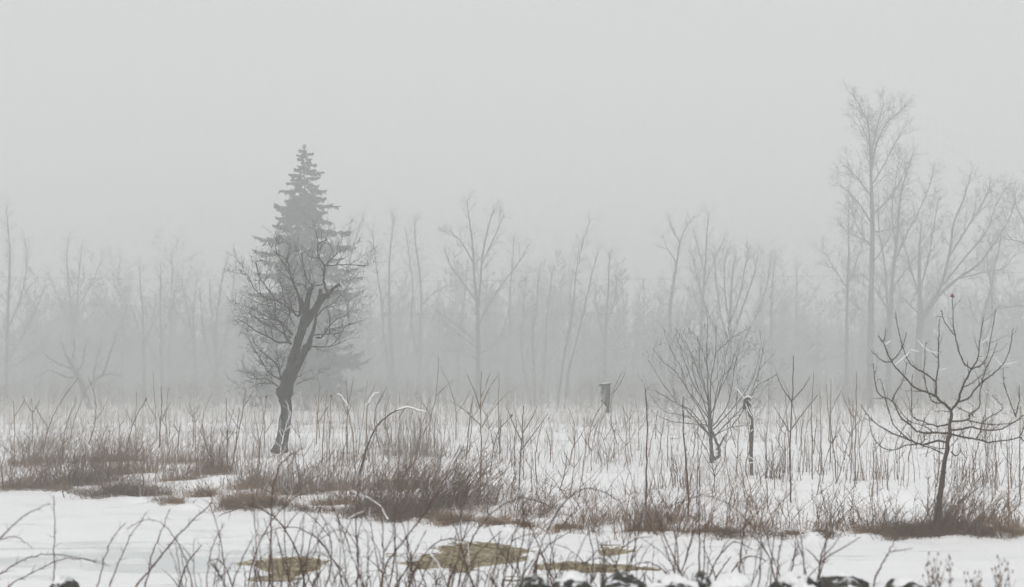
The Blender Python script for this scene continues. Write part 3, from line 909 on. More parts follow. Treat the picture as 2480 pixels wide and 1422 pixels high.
def wood_limbs(px, w, Y, TT, R, S, lvl=1, **kw):
    return limb(TT, px, w, Y, R, S=S, lvl=lvl, **kw)

def spec(**kw):
    s = dict(WOOD)
    s.update(kw)
    return s

def traced_tree(name, label, Y, trunks, seed, S=None, mats=('bark_wood', 'twig_wood'), group="bare trees at the edge of the wood"):
    """trunks: (photo points, widths, depth drift, where side branches begin, branch level)"""
    R = random.Random(seed)
    TT = [Tubes(), Tubes()]
    S = S or WOOD
    if Y > 80:
        Y *= 1.32
    b = trunks[0][0][0]
    bx = at(b[0], b[1], Y)[0]
    bz = gz(bx, Y)
    for i, t in enumerate(trunks):
        pts, w, dr, t0 = t[:4]
        lvl = t[4] if len(t) > 4 else 1
        if i == 0:
            pts = [(pts[0][0], HY + (CAMZ - bz + 0.15) / Y * FPX)] + list(pts[1:])
        limb(TT, pts, w, Y, R, S=S, lvl=lvl, k=8 if i == 0 else 6, drift=dr, t0=t0)
    return finish_tree(name, TT, (bx, Y, bz), label, mats, group=group)

S1 = spec(dens=[1, 2.3, 4.6, 9.0], len=[(2, 4), (1.2, 3.6), (0.6, 1.6), (0.25, 0.75)])
traced_tree("bare_tree", "tallest bare tree in the fog, straight trunk, behind the apple tree", 88, [
    ([(2106, 1000), (2107, 900), (2109, 780), (2111, 650), (2113, 540), (2110, 440), (2109, 380), (2106, 345), (2102, 300), (2085, 262), (2062, 226)], [17, 15.5, 14, 12.5, 10.5, 7.5, 6.5, 5, 3.5, 2.2, 1.4], 1.0, 0.38),
    ([(2110, 420), (2122, 350), (2150, 295), (2180, 270), (2192, 252)], (5, 1.2), -1.5, 0.2),
    ([(2113, 545), (2085, 500), (2050, 460), (2020, 440)], (5, 1.2), 1.5, 0.2),
    ([(2113, 520), (2145, 490), (2180, 440), (2200, 390)], (4, 1.2), -2, 0.2),
    ([(2110, 395), (2118, 330), (2130, 285), (2140, 250)], (4, 1.2), 1.5, 0.2),
    ([(2112, 600), (2080, 560), (2060, 500)], (4, 1.2), -1.5, 0.2),
    ([(2112, 560), (2140, 560), (2200, 540)], (4, 1.2), 1.0, 0.2),
    ([(2111, 640), (2140, 600), (2165, 550), (2180, 500)], (3.5, 1.2), -1.0, 0.2), ([(2113, 480), (2075, 430), (2045, 400)], (4, 1.2), -1.0, 0.2), ([(2110, 450), (2140, 400), (2165, 350), (2185, 320)], (4, 1.2), 1.0, 0.2),
    ([(2108, 360), (2090, 310), (2075, 280)], (3, 1.2), 1.0, 0.2), ([(2112, 590), (2070, 570), (2030, 540)], (3.5, 1.2), 0.8, 0.2),
    ([(2110, 700), (2090, 690), (2060, 660)], (2.5, 1.2), 1.0, 0.3),
    ([(2108, 760), (2075, 745), (2040, 700)], (2.5, 1.2), -1.0, 0.3)], 31, S1)
traced_tree("bare_tree", "slender bare tree just left of the tallest one, crown half as high", 95, [
    ([(2048, 1000), (2050, 900), (2051, 780), (2053, 680), (2056, 600), (2054, 530), (2058, 500)], [11, 10, 8, 6, 4, 2.5, 1.5], 0.5, 0.3),
    ([(2052, 700), (2020, 650), (1990, 600)], (3.5, 1.2), 1.0, 0.15), ([(2053, 690), (2080, 620), (2095, 560)], (3.5, 1.2), -1.0, 0.15),
    ([(2050, 830), (2000, 832), (1940, 836)], (2.5, 1.0), 0.5, 0.3), ([(2049, 860), (2000, 870), (1962, 878)], (2.2, 1.0), -0.5, 0.3)], 32, S1)
traced_tree("bare_tree", "bare tree forking into slim ascending stems right of the tallest tree", 90, [
    ([(2150, 1000), (2152, 900), (2153, 800), (2157, 760), (2160, 700), (2165, 640), (2175, 560), (2180, 480), (2195, 420), (2212, 370)], [16, 14, 12, 11, 9, 8, 6.5, 5, 3, 1.5], 1.0, 0.4),
    ([(2154, 790), (2148, 720), (2142, 640), (2130, 560), (2128, 480)], (7, 1.5), -1.5, 0.2),
    ([(2165, 640), (2200, 560), (2240, 480), (2262, 410)], (5, 1.2), 1.5, 0.2),
    ([(2160, 700), (2205, 640), (2260, 560)], (4, 1.2), -1.5, 0.2),
    ([(2170, 600), (2160, 520), (2170, 430), (2180, 380)], (4, 1.2), 2, 0.2),
    ([(2157, 760), (2120, 700), (2085, 660)], (3.5, 1.2), 1.0, 0.2)], 33, S1)
traced_tree("bare_tree", "broad bare tree with heavy limbs swept to the right, behind the apple tree", 86, [
    ([(2222, 1000), (2224, 900), (2225, 820), (2230, 770), (2228, 720), (2226, 650), (2228, 590), (2232, 540)], [19, 17, 16, 18, 11, 8, 5, 2], 0.5, 0.5),
    ([(2230, 780), (2255, 735), (2280, 690), (2300, 610), (2310, 540), (2335, 480), (2352, 415)], (11, 1.6), 1.0, 0.2),
    ([(2235, 770), (2275, 715), (2320, 675), (2370, 640), (2400, 600), (2440, 540), (2460, 480)], (10, 1.5), -1.5, 0.2),
    ([(2285, 690), (2340, 620), (2390, 560), (2410, 500), (2440, 450)], (5, 1.3), 2, 0.2),
    ([(2228, 720), (2205, 650), (2190, 590), (2170, 530)], (6, 1.3), -1.0, 0.2),
    ([(2300, 620), (2350, 540), (2385, 480), (2400, 440)], (5, 1.3), -1.0, 0.2),
    ([(2229, 700), (2250, 620), (2262, 540), (2275, 480)], (5, 1.3), 1.5, 0.2),
    ([(2320, 675), (2380, 660), (2430, 650), (2462, 610)], (4, 1.2), 1.5, 0.2),
    ([(2226, 760), (2195, 730), (2165, 700)], (3.5, 1.2), 1.0, 0.2)], 34, S1)
traced_tree("bare_tree", "bare tree with wavy upright stems at the right edge of the wood", 93, [
    ([(2392, 1000), (2390, 900), (2385, 830), (2378, 800), (2382, 760), (2400, 700), (2410, 640), (2420, 600), (2425, 570)], [12, 11, 10, 9, 8, 6, 4, 3, 1.5], 0.5, 0.4),
    ([(2386, 820), (2402, 770), (2400, 700), (2390, 630), (2398, 590)], (6, 1.3), 1.0, 0.2), ([(2385, 800), (2360, 770), (2345, 720)], (4, 1.2), -1, 0.2)], 35, S1)
traced_tree("bare_tree", "bare tree cut by the right edge, boughs reaching in above the apple tree", 84, [
    ([(2520, 1000), (2518, 900), (2516, 780), (2512, 660), (2505, 560), (2500, 480), (2510, 420)], [20, 18, 16, 13, 10, 6, 2], 0.5, 0.3),
    ([(2512, 640), (2480, 590), (2450, 580), (2425, 540)], (5, 1.3), -1, 0.15), ([(2508, 600), (2480, 540), (2462, 500), (2458, 470)], (5, 1.3), 1, 0.15),
    ([(2514, 760), (2470, 740), (2420, 750)], (4, 1.2), 0.5, 0.2), ([(2505, 560), (2520, 500), (2530, 440)], (5, 1.3), 1, 0.2)], 36, S1)
traced_tree("bare_tree", "solitary bare tree with a tall forked crown, centre of the wood", 92, [
    ([(1158, 1000), (1158, 900), (1157, 800), (1156, 750), (1150, 690), (1147, 630), (1142, 570), (1135, 520), (1132, 482)], [13, 12, 10, 9, 6, 5, 4, 2.5, 1.4], 0.8, 0.35),
    ([(1157, 755), (1163, 690), (1167, 630), (1178, 570), (1190, 525), (1196, 505)], (7, 1.3), -1.0, 0.2),
    ([(1160, 785), (1195, 720), (1230, 670), (1260, 630), (1282, 590)], (4.5, 1.2), 1.0, 0.2),
    ([(1154, 730), (1125, 690), (1090, 640), (1075, 600)], (4.5, 1.2), 1.0, 0.2),
    ([(1148, 640), (1120, 590), (1100, 570), (1085, 555)], (4, 1.2), -1.0, 0.2),
    ([(1167, 640), (1190, 590), (1210, 545), (1222, 520)], (3.5, 1.2), 0.8, 0.2),
    ([(1156, 830), (1110, 790), (1060, 755), (1030, 735)], (3.5, 1.2), -1.0, 0.2),
    ([(1157, 870), (1110, 850), (1050, 838)], (3, 1.2), 1.0, 0.3),
    ([(1160, 860), (1200, 830), (1220, 795), (1232, 750)], (3.5, 1.2), -1.0, 0.25),
    ([(1156, 845), (1120, 815), (1085, 790), (1060, 760)], (3, 1.2), 1.5, 0.25)], 37, spec(dens=[1, 1.8, 3.8, 6.5]))
S3 = spec(dens=[1, 2.0, 3.6, 6.0], ang=[(20, 45), (22, 45), (25, 50), (25, 55)])
traced_tree("bare_tree", "pair of stems from one foot, bare, between spruce and solitary tree", 105, [
    ([(958, 1000), (952, 900), (945, 800), (942, 700), (944, 620), (950, 560), (952, 528)], [9, 8, 7, 6, 4, 2.5, 1.3], 0.8, 0.3),
    ([(955, 980), (932, 830), (925, 740), (912, 650), (905, 590), (900, 555)], (7, 1.3), -1.0, 0.3)], 38, S3)
traced_tree("bare_tree", "faint bare tree with crossing stems right of the paired stems", 110, [
    ([(1020, 1000), (1018, 900), (1018, 800), (1020, 700), (1010, 620), (1004, 560), (1006, 535)], [8, 7, 7, 5, 4, 2.5, 1.3], 0.8, 0.3),
    ([(1012, 860), (995, 780), (1000, 700), (990, 620), (985, 560)], (6, 1.3), -1.0, 0.25), ([(1020, 740), (1050, 710), (1085, 690)], (3, 1.2), 1, 0.2)], 39, S3)
traced_tree("bare_tree", "bare tree slanting out from behind the right side of the spruce", 112, [
    ([(822, 1000), (822, 900), (826, 800), (836, 700), (850, 620), (868, 560), (880, 525)], [10, 9, 8, 6, 4, 2.5, 1.3], 0.8, 0.35),
    ([(836, 700), (870, 660), (905, 610)], (4, 1.2), 1, 0.2), ([(845, 640), (845, 580), (852, 530)], (4, 1.2), -1, 0.2)], 40, S3)
traced_tree("bare_tree", "bare tree leaning right, tip bent, between birdhouse and frosted tree", 96, [
    ([(1628, 1000), (1625, 900), (1623, 820), (1624, 740), (1630, 690), (1640, 630), (1648, 580), (1665, 545), (1680, 525)], [10, 9, 9, 8, 7, 5, 3.5, 2.2, 1.2], 0.8, 0.35),
    ([(1624, 830), (1645, 800), (1660, 770), (1670, 700)], (4, 1.2), -1, 0.2), ([(1648, 590), (1630, 560), (1618, 530)], (3, 1.1), 1, 0.15), ([(1640, 640), (1615, 600), (1605, 570)], (3, 1.1), -1, 0.15)], 41, spec(dens=[1, 1.8, 3.4, 6]))
traced_tree("bare_tree", "slim bare tree with a fine pointed leader above the frosted tree", 98, [
    ([(1700, 1000), (1700, 900), (1698, 800), (1702, 720), (1708, 640), (1712, 570), (1715, 512)], [8, 8, 7, 6, 4.5, 2.5, 1.1], 0.8, 0.35),
    ([(1704, 700), (1730, 630), (1758, 570)], (3.5, 1.1), 1, 0.2), ([(1706, 660), (1690, 600), (1680, 560)], (3, 1.1), -1, 0.2)], 42, S3)
S4 = spec(dens=[1, 2.4, 3.8, 6.0], ang=[(15, 35), (18, 38), (22, 45), (25, 55)])
traced_tree("bare_tree", "dense rust-tinged bare tree of many stems behind the fence post", 90, [
    ([(1768, 1000), (1767, 900), (1768, 800), (1770, 720), (1775, 660), (1782, 620)], [10, 9, 8, 6, 3, 1.2], 0.5, 0.2),
    ([(1768, 850), (1745, 760), (1735, 680), (1730, 620)], (6, 1.2), 1, 0.15), ([(1768, 830), (1800, 740), (1825, 670), (1835, 615)], (6, 1.2), -1, 0.15),
    ([(1770, 780), (1795, 700), (1805, 640), (1812, 605)], (5, 1.2), 1.5, 0.15), ([(1768, 880), (1820, 790), (1855, 700), (1865, 640)], (5, 1.2), 1.5, 0.15),
    ([(1767, 870), (1720, 770), (1690, 680), (1680, 630)], (5, 1.2), -1.5, 0.15), ([(1768, 800), (1755, 700), (1755, 640), (1760, 612)], (5, 1.2), -1.5, 0.15)], 43, S4, ('bark_wood', 'twig_rust'))
traced_tree("bare_tree", "thin straight bare tree right of the rust-tinged one", 100, [
    ([(1868, 1000), (1869, 900), (1868, 800), (1870, 700), (1876, 640), (1880, 612)], [6, 5.5, 5, 3.5, 2, 1.1], 0.5, 0.35)], 44, S3)
traced_tree("bare_tree", "leaning bare tree with two parallel stems left of the birdhouse", 90, [
    ([(1350, 1000), (1358, 920), (1370, 840), (1386, 760), (1392, 690), (1398, 640), (1402, 600)], [7, 7, 6, 5, 3.5, 2.2, 1.1], 0.5, 0.4),
    ([(1366, 1000), (1376, 910), (1395, 830), (1410, 770), (1425, 700), (1440, 640), (1452, 600)], (7, 1.2), 1.2, 0.4), ([(1402, 640), (1410, 590), (1425, 545), (1432, 530)], (2.5, 1.1), 1, 0.2)], 45, spec(dens=[1, 1.4, 3.0, 5]))
traced_tree("bare_tree", "straight bare tree rising behind the birdhouse", 100, [
    ([(1465, 1000), (1464, 900), (1467, 800), (1472, 720), (1475, 650), (1478, 610)], [8, 8, 7, 5, 3, 1.3], 0.5, 0.35),
    ([(1468, 790), (1490, 720), (1495, 640)], (4, 1.2), 1, 0.2), ([(1466, 830), (1445, 750), (1440, 690)], (4, 1.2), -1, 0.2)], 46, S3)
traced_tree("bare_tree", "thicket of slim bare stems, white with frost at mid height, left of the birdhouse", 97, [
    ([(1295, 1000), (1294, 930), (1292, 860), (1290, 800), (1300, 740), (1303, 680), (1310, 640)], [6, 6, 5, 4.5, 3.5, 2.4, 1.2], 0.5, 0.2),
    ([(1288, 990), (1270, 900), (1262, 820), (1270, 740), (1275, 660)], (5, 1.2), 1, 0.2), ([(1300, 990), (1318, 900), (1322, 800), (1330, 720), (1338, 650)], (5, 1.2), -1, 0.2)], 47, S4, ('bark_wood', 'twig_bush'))
traced_tree("bare_tree", "bare double-trunked tree behind the small fog-bound apple tree at left", 112, [
    ([(176, 1000), (176, 900), (174, 820), (172, 760), (165, 680), (162, 620), (168, 570)], [10, 9, 8, 7, 5, 3, 1.3], 0.5, 0.4),
    ([(178, 960), (180, 840), (186, 740), (192, 660), (198, 590)], (7, 1.3), 1, 0.35), ([(174, 800), (140, 720), (118, 660)], (4, 1.2), -1, 0.2), ([(180, 760), (220, 690), (250, 620)], (4, 1.2), 1, 0.2)], 48, S3)
traced_tree("bare_tree", "twiggy bare tree at the far left edge", 98, [
    ([(14, 1000), (15, 900), (18, 800), (22, 700), (24, 620), (20, 560), (14, 500)], [9, 9, 8, 6, 4, 2.5, 1.3], 0.5, 0.25),
    ([(16, 880), (60, 800), (90, 740), (110, 690)], (4, 1.2), 1, 0.15), ([(18, 800), (50, 720), (65, 640), (60, 580)], (4, 1.2), -1, 0.15), ([(15, 900), (60, 870), (110, 840)], (3, 1.2), -1, 0.2)], 49, S4)
traced_tree("bare_tree", "frost-pale bare tree, third clear trunk left of the leaning tree", 102, [
    ([(392, 1000), (391, 900), (390, 820), (388, 740), (390, 680), (388, 640)], [7, 7, 6, 4.5, 3, 1.2], 0.5, 0.2),
    ([(391, 900), (365, 840), (340, 800)], (3, 1.1), 1, 0.2), ([(390, 820), (415, 750), (425, 690)], (3, 1.1), -1, 0.2)], 50, S3, ('bark_wood', 'twig_bush'))
traced_tree("bare_tree", "bare tree with a low V of stems left of the leaning tree", 108, [
    ([(478, 1000), (475, 920), (470, 840), (458, 770), (445, 710), (440, 670)], [8, 8, 7, 5, 3, 1.3], 0.5, 0.3),
    ([(470, 830), (468, 760), (474, 700), (478, 660)], (5, 1.2), 1, 0.2), ([(466, 800), (430, 760), (415, 740)], (4, 1.2), -1, 0.2)], 51, S3)
traced_tree("bare_tree", "fan of many bare stems immediately left of the leaning tree", 105, [
    ([(524, 1000), (524, 900), (522, 820), (528, 740), (540, 670), (552, 620)], [8, 7, 6, 5, 3, 1.2], 0.5, 0.25),
    ([(524, 930), (500, 840), (488, 760), (482, 700)], (5, 1.2), 1, 0.2), ([(524, 900), (550, 800), (562, 720), (566, 660)], (5, 1.2), -1, 0.2), ([(522, 850), (512, 760), (508, 680)], (4, 1.2), 1.5, 0.2)], 52, S4)
traced_tree("bare_tree", "bare tree with frost-white top standing close left of the frost-pale one", 104, [
    ([(350, 1000), (348, 900), (346, 820), (345, 750), (340, 690), (338, 650)], [8, 8, 7, 5, 3, 1.2], 0.5, 0.25), ([(346, 830), (322, 760), (310, 700)], (4, 1.2), 1, 0.2), ([(347, 850), (370, 780), (378, 720)], (4, 1.2), -1, 0.2)], 53, S3)
traced_tree("bare_tree", "thin bare tree standing close left of the solitary tree's trunk", 108, [
    ([(1108, 1000), (1110, 920), (1110, 840), (1120, 760), (1128, 690), (1132, 650)], [7, 7, 6, 4.5, 2.5, 1.2], 0.5, 0.3), ([(1110, 860), (1085, 800), (1075, 760)], (3, 1.2), 1, 0.2)], 54, S3)
traced_tree("bare_tree", "thin bare tree standing right of the solitary tree", 116, [
    ([(1230, 1000), (1231, 900), (1233, 800), (1236, 700), (1242, 620), (1244, 575)], [6, 6, 5, 4, 2.4, 1.2], 0.5, 0.3)], 55, S3)
traced_tree("bare_tree", "pale ghost of a bare tree between rust-tinged and tallest trees", 125, [
    ([(1930, 1000), (1930, 900), (1930, 820), (1928, 740), (1930, 680), (1928, 640)], [8, 7, 6, 5, 3, 1.2], 0.5, 0.15), ([(1930, 780), (1960, 730), (1985, 690)], (3, 1.2), 1, 0.2), ([(1930, 790), (1900, 740), (1880, 700)], (3, 1.2), -1, 0.2)], 56, S4)

# the small old apple tree half lost in fog at left
traced_tree("fogbound_apple_tree", "small round-headed old tree with a bent trunk, lost in fog at left", 82, [
    ([(218, 992), (214, 978), (204, 950), (192, 918), (184, 905), (170, 880), (158, 855), (150, 830)], [17, 15, 13, 12, 10, 7, 4, 2], 0.3, 0.4, 1),
    ([(206, 945), (225, 925), (250, 905), (262, 870), (276, 830), (282, 812)], (8, 1.6), -0.6, 0.2), ([(188, 912), (165, 915), (140, 905), (115, 898), (90, 915)], (6, 1.5), 0.5, 0.2),
    ([(186, 905), (200, 880), (205, 850), (212, 822)], (6, 1.5), 0.8, 0.2), ([(240, 912), (270, 905), (300, 915)], (4, 1.4), 0.5, 0.2), ([(178, 895), (140, 880), (112, 862), (105, 850)], (5, 1.4), -0.8, 0.2),
    ([(225, 925), (230, 890), (240, 850), (250, 820)], (5, 1.4), 0.9, 0.2), ([(170, 880), (180, 850), (178, 815)], (4, 1.4), -0.5, 0.2)], 57,
    dict(dens=[0, 4.0, 7, 8], ang=[(0, 0), (30, 65), (30, 70), (30, 70)], len=[(0, 0), (0.5, 1.3), (0.25, 0.7), (0.1, 0.3)], rad=[0, 0.02, 0.012, 0.008],
         n=[0, 6, 5, 3], up=[0, 0.05, 0.05, 0.02], jit=[0, 0.16, 0.18, 0.2], k=[0, 4, 3, 3], t0=[0, 0.1, 0.1, 0], crown=2, rmin=0.0065, tip=0.5), ('bark_old', 'twig_wood'), group=None)

# filling trees: a few kinds, copied and turned, standing deeper in the wood
def wood_proto(seed, H, S, lean=0.0, r0=0.15, fork=0):
    R = random.Random(seed)
    TT = [Tubes(), Tubes()]
    n = 12
    pts, rad = [], []
    x = y = 0.0
    dx, dy = R.uniform(-.05, .05) + lean, R.uniform(-.05, .05)
    for i in range(n + 1):
        pts.append((x, y, -0.2 + (H + 0.2) * i / n))
        rad.append(max(r0 * (1 - (i / n) ** 1.15 * 0.95), 0.012))
        dx += R.gauss(0, 0.035); dy += R.gauss(0, 0.035)
        x += dx * H / n; y += dy * H / n
    TT[0].add(pts, rad, 8)
    kids(TT, pts, rad, H, 0, S, R, 0.30)
    for f in range(fork):
        j = R.randint(4, 6)
        a = R.uniform(0, 6.28)
        grow(TT, pts[j], vnorm((math.cos(a) * 0.35, math.sin(a) * 0.35, 1)), H * 0.5, rad[j] * 0.7, 0, S, R)
    return TT[0].mesh("trunk"), TT[1].mesh("crown")

PS = spec(dens=[1.5, 1.9, 3.0, 5], rmin=0.012)
PV = spec(dens=[1.8, 2.0, 3.0, 5], ang=[(15, 32), (20, 40), (25, 45), (25, 55)], len=[(2.5, 6), (1.0, 2.4), (0.5, 1.2), (0.25, 0.75)], rmin=0.012)
PROTO = [wood_proto(60, 13.5, PS, 0.02, 0.15, 1), wood_proto(61, 14.5, PV, -0.02, 0.14, 2), wood_proto(62, 12, PS, 0.05, 0.12, 1), wood_proto(63, 15, PS, 0.0, 0.18, 2), wood_proto(64, 11, PV, -0.04, 0.10, 1)]

def copy_tree(kind, x, y, s, rz, label, group, mats=('bark_wood', 'twig_wood')):
    e = empty("background_tree", (x, y, gz(x, y)), rz)
    e.scale = (s, s, s)
    for nm, me, mt in (("trunk", PROTO[kind][0], mats[0]), ("crown", PROTO[kind][1], mats[1])):
        link(nm, me, M[mt], e)
    tag(e, label, "tree", group)
    return e

def place_row():
    R = random.Random(77)
    zones = [(60, 150, "left of the small fog-bound tree"), (230, 340, "right of the small fog-bound tree"), (400, 470, "behind the frost-pale trunks"),
             (555, 620, "left of the spruce"), (860, 940, "right of the spruce"), (970, 1100, "left of the solitary centre tree"), (1190, 1290, "right of the solitary centre tree"),
             (1310, 1440, "left of the birdhouse"), (1480, 1620, "right of the birdhouse"), (1640, 1760, "behind the frosted tree"), (1790, 1930, "right of the fence post"),
             (1950, 2040, "left of the tallest tree"), (2070, 2200, "behind the tallest tree"), (2240, 2380, "behind the broad swept tree"), (2400, 2500, "at the right edge")]
    for a, b, where in zones:
        n = max(2, int((b - a) / 32))
        for i in range(n):
            Y = R.uniform(142, 190)
            px = a + (b - a) * (i + R.random()) / n
            x = (px - CX) / FPX * Y
            k = R.randrange(len(PROTO))
            s = R.uniform(0.92, 1.3) * (1.0 if px < 1250 else 0.94)
            copy_tree(k, x, Y, s, R.uniform(0, 6.28), f"faint bare tree, {nth(i)} of those {where}", f"faint trees {where}")
place_row()

# the wood beyond, one mass of stems and twigs that nobody could count
def far_wood():
    R = random.Random(99)
    T = Tubes()
    for i in range(1300):
        Y = 158 + 110 * R.random() ** 0.9
        x = R.uniform(-0.44, 0.44) * Y
        z = gz(x, Y)
        H = (0.34 + 0.52 * R.random() ** 0.8 + 0.16 * math.sin(x * 0.11 + 1.3) * R.random()) * (13.5 + 0.028 * Y)
        if R.random() < 0.12: H *= 1.3
        r = R.uniform(0.05, 0.17)
        lx, ly = R.gauss(0, 0.03), R.gauss(0, 0.03)
        T.add([(x + lx * H * t, Y + ly * H * t, z - 0.2 + H * t) for t in (0, .25, .5, .75, 1)], [r, r * .8, r * .6, r * .35, 0.012], 4)
        for j in range(int(H * 2.6)):
            t = R.uniform(0.03, 0.98)
            a = R.uniform(0, 6.28)
            l = R.uniform(0.9, 3.2) * (1.15 - t * 0.85)
            s = R.uniform(0.3, 1.3)
            p = (x + lx * H * t, Y + ly * H * t, z + H * t)
            q = (p[0] + math.cos(a) * l * .5, p[1] + math.sin(a) * l * .5, p[2] + l * .5 * s)
            e = (q[0] + math.cos(a) * l * .35, q[1] + math.sin(a) * l * .35, q[2] + l * .7 * s)
            T.add([p, q, e], [r * 0.25 + 0.02, 0.055, 0.03], 2)
            for k in range(2):
                a2 = a + R.uniform(-1.2, 1.2)
                T.add([q, (q[0] + math.cos(a2) * l * .5, q[1] + math.sin(a2) * l * .5, q[2] + l * R.uniform(.1, .8))], [0.055, 0.028], 2)
    o = link("far_wood", T.mesh("far_wood"), M['bark_far'])
    tag(o, "far bare wood dissolving into the fog behind the trees", "wood", kind="stuff")
far_wood()

# undergrowth along the edge of the wood
def undergrowth():
    R = random.Random(17)
    T = Tubes()
    for i in range(1500):
        Y = R.uniform(88, 140)
        x = R.uniform(-0.40, 0.40) * Y
        if math.sin(x * 0.31 + 2 * math.sin(Y * 0.17)) + 0.6 * math.sin(x * 0.83 + Y * 0.2) < -0.7:
            continue
        z = gz(x, Y)
        for s in range(R.randint(2, 4)):
            h = R.uniform(0.7, 3.0)
            a = R.uniform(0, 6.28); l = h * R.uniform(0.05, 0.4)
            p = (x + R.gauss(0, 0.3), Y + R.gauss(0, 0.3), z - 0.05)
            m = (p[0] + math.cos(a) * l * .4, p[1] + math.sin(a) * l * .4, p[2] + h * .6)
            T.add([p, m, (p[0] + math.cos(a) * l, p[1] + math.sin(a) * l, p[2] + h)], [0.012, 0.009, 0.006], 3)
            for k in range(3):
                a2 = R.uniform(0, 6.28)
                T.add([m, (m[0] + math.cos(a2) * h * .16, m[1] + math.sin(a2) * h * .16, m[2] + h * R.uniform(.05, .25))], [0.008, 0.006], 3)
    tag(link("undergrowth", T.mesh("undergrowth"), M['stem_grey']), "pale bare undergrowth along the foot of the foggy wood", "undergrowth", kind="stuff")
undergrowth()

# ------------------------------------------------------------------ overhead wires
def wires():
    Y = 82.0
    for pts, lab in (([(-500, 660), (0, 672), (600, 679.6), (900, 681.5), (1380, 678), (1920, 669.5), (2480, 660), (3000, 646)], "upper of two thin overhead wires crossing the foggy wood"),
                     ([(-500, 728), (204, 739), (600, 751), (1000, 759.5), (1400, 760), (1920, 753), (2480, 742), (3000, 728)], "lower of two thin overhead wires crossing the foggy wood")):
        T = Tubes()
        P, r = smooth_pts([at(a, b, Y) for a, b in pts], [0.0065] * len(pts), 6)
        T.add(P, r, 5)
        o = link("overhead_wire", T.mesh("overhead_wire"), M['wire'])
        tag(o, lab, "wire", "overhead wires")
wires()

# ------------------------------------------------------------------ grass and weeds that nobody could count
def blade(T, p, h, a, lean, r, R, seg=3, droop=0.0):
    pts = []
    for j in range(seg + 1):
        t = j / seg
        o = lean * h * t ** 1.6
        pts.append((p[0] + math.cos(a) * o, p[1] + math.sin(a) * o, p[2] - 0.02 + h * (t - droop * t ** 3)))
    T.add(pts, [r * (1 - 0.8 * j / seg) for j in range(seg + 1)], 2)
    return pts

def stem(T, p, h, a, lean, r, R, k=3, seg=5, twigs=3, tw=0.25, bend=1.6, wob=0.02, up=0.8):
    """one weed stem with short side twigs; returns its points"""
    pts = []
    wx = wy = 0.0
    for j in range(seg + 1):
        t = j / seg
        o = lean * h * t ** bend
        pts.append((p[0] + math.cos(a) * o + wx, p[1] + math.sin(a) * o + wy, p[2] - 0.04 + h * t * (1 - 0.12 * lean * t)))
        wx += R.gauss(0, wob * h / seg); wy += R.gauss(0, wob * h / seg)
    rad = [max(r * (1 - 0.7 * j / seg), r * 0.3) for j in range(seg + 1)]
    T.add(pts, rad, k)
    for i in range(twigs):
        t = R.uniform(0.25, 0.98)
        f = t * seg; j = min(int(f), seg - 1); f -= j
        q = tuple(pts[j][c] + (pts[j + 1][c] - pts[j][c]) * f for c in range(3))
        a2 = R.uniform(0, 6.28)
        l = tw * h * R.uniform(0.3, 1.0) * (1.15 - t)
        m = (q[0] + math.cos(a2) * l * .5, q[1] + math.sin(a2) * l * .5, q[2] + l * .5 * up)
        T.add([q, m, (m[0] + math.cos(a2) * l * .35, m[1] + math.sin(a2) * l * .35, m[2] + l * .6 * up)], [r * .55, r * .42, r * .28], k if k == 2 else 3)
    return pts

def ground_many(x, y):
    return ground(np.asarray(x), np.asarray(y), False)

def field_weeds():
    R = random.Random(41)
    T1, T2 = Tubes(), Tubes()
    N = 34000
    Y = 17 + (62 - 17) * nrng.random(N) ** 1.15
    X = nrng.uniform(-0.40, 0.40, N) * Y
    D = Y - shore_y(X)
    dens = 0.05 + 3.4 * np.maximum(0, vnoise(X * 0.30, Y * 0.50, 40) - 0.10) + 1.3 * np.maximum(0, vnoise(X * 1.1, Y * 1.1, 41) - 0.12)
    dens *= np.where(D < 0.15, 0, 1) * (0.55 + 0.45 * sst(Y, 24, 40))
    dens += np.where((D > 0.2) & (X < 2), 0.9 * np.exp(-(D / 3.0) ** 2) * (vnoise(X * 0.9, Y * 0.9, 46) + 0.35), 0)
    dens += 0.22 * sst(Y, 40, 46) * (1 - sst(Y, 60, 62))
    keep = nrng.random(N) < dens * 0.62
    X, Y = X[keep], Y[keep]
    Z = ground_many(X, Y)
    for x, y, z in zip(X, Y, Z):
        h = R.uniform(0.12, 0.55) * (1 + 0.5 * R.random())
        r = 0.0016 + 0.00006 * y
        T = T1 if R.random() < 0.55 else T2
        if R.random() < 0.45:
            for b in range(3):
                blade(T, (x + R.gauss(0, .05), y + R.gauss(0, .05), z), h * R.uniform(.4, .9), R.uniform(0, 6.28), R.uniform(0.1, 0.9), r * 1.1, R, 3, R.uniform(0, .4))
        else:
            stem(T, (x, y, z), h, R.uniform(0, 6.28), R.uniform(0, 0.5), r, R, k=3, seg=3, twigs=R.randint(1, 4), tw=0.45)
    tag(link("field_weeds", T1.mesh("field_weeds"), M['stem_brown']), "thin dry weed stems sticking out of the snowy field", "weeds", kind="stuff")
    tag(link("frosted_weeds", T2.mesh("frosted_weeds"), M['grass_pale']), "pale frosted weeds scattered over the snowy field", "weeds", kind="stuff")
field_weeds()

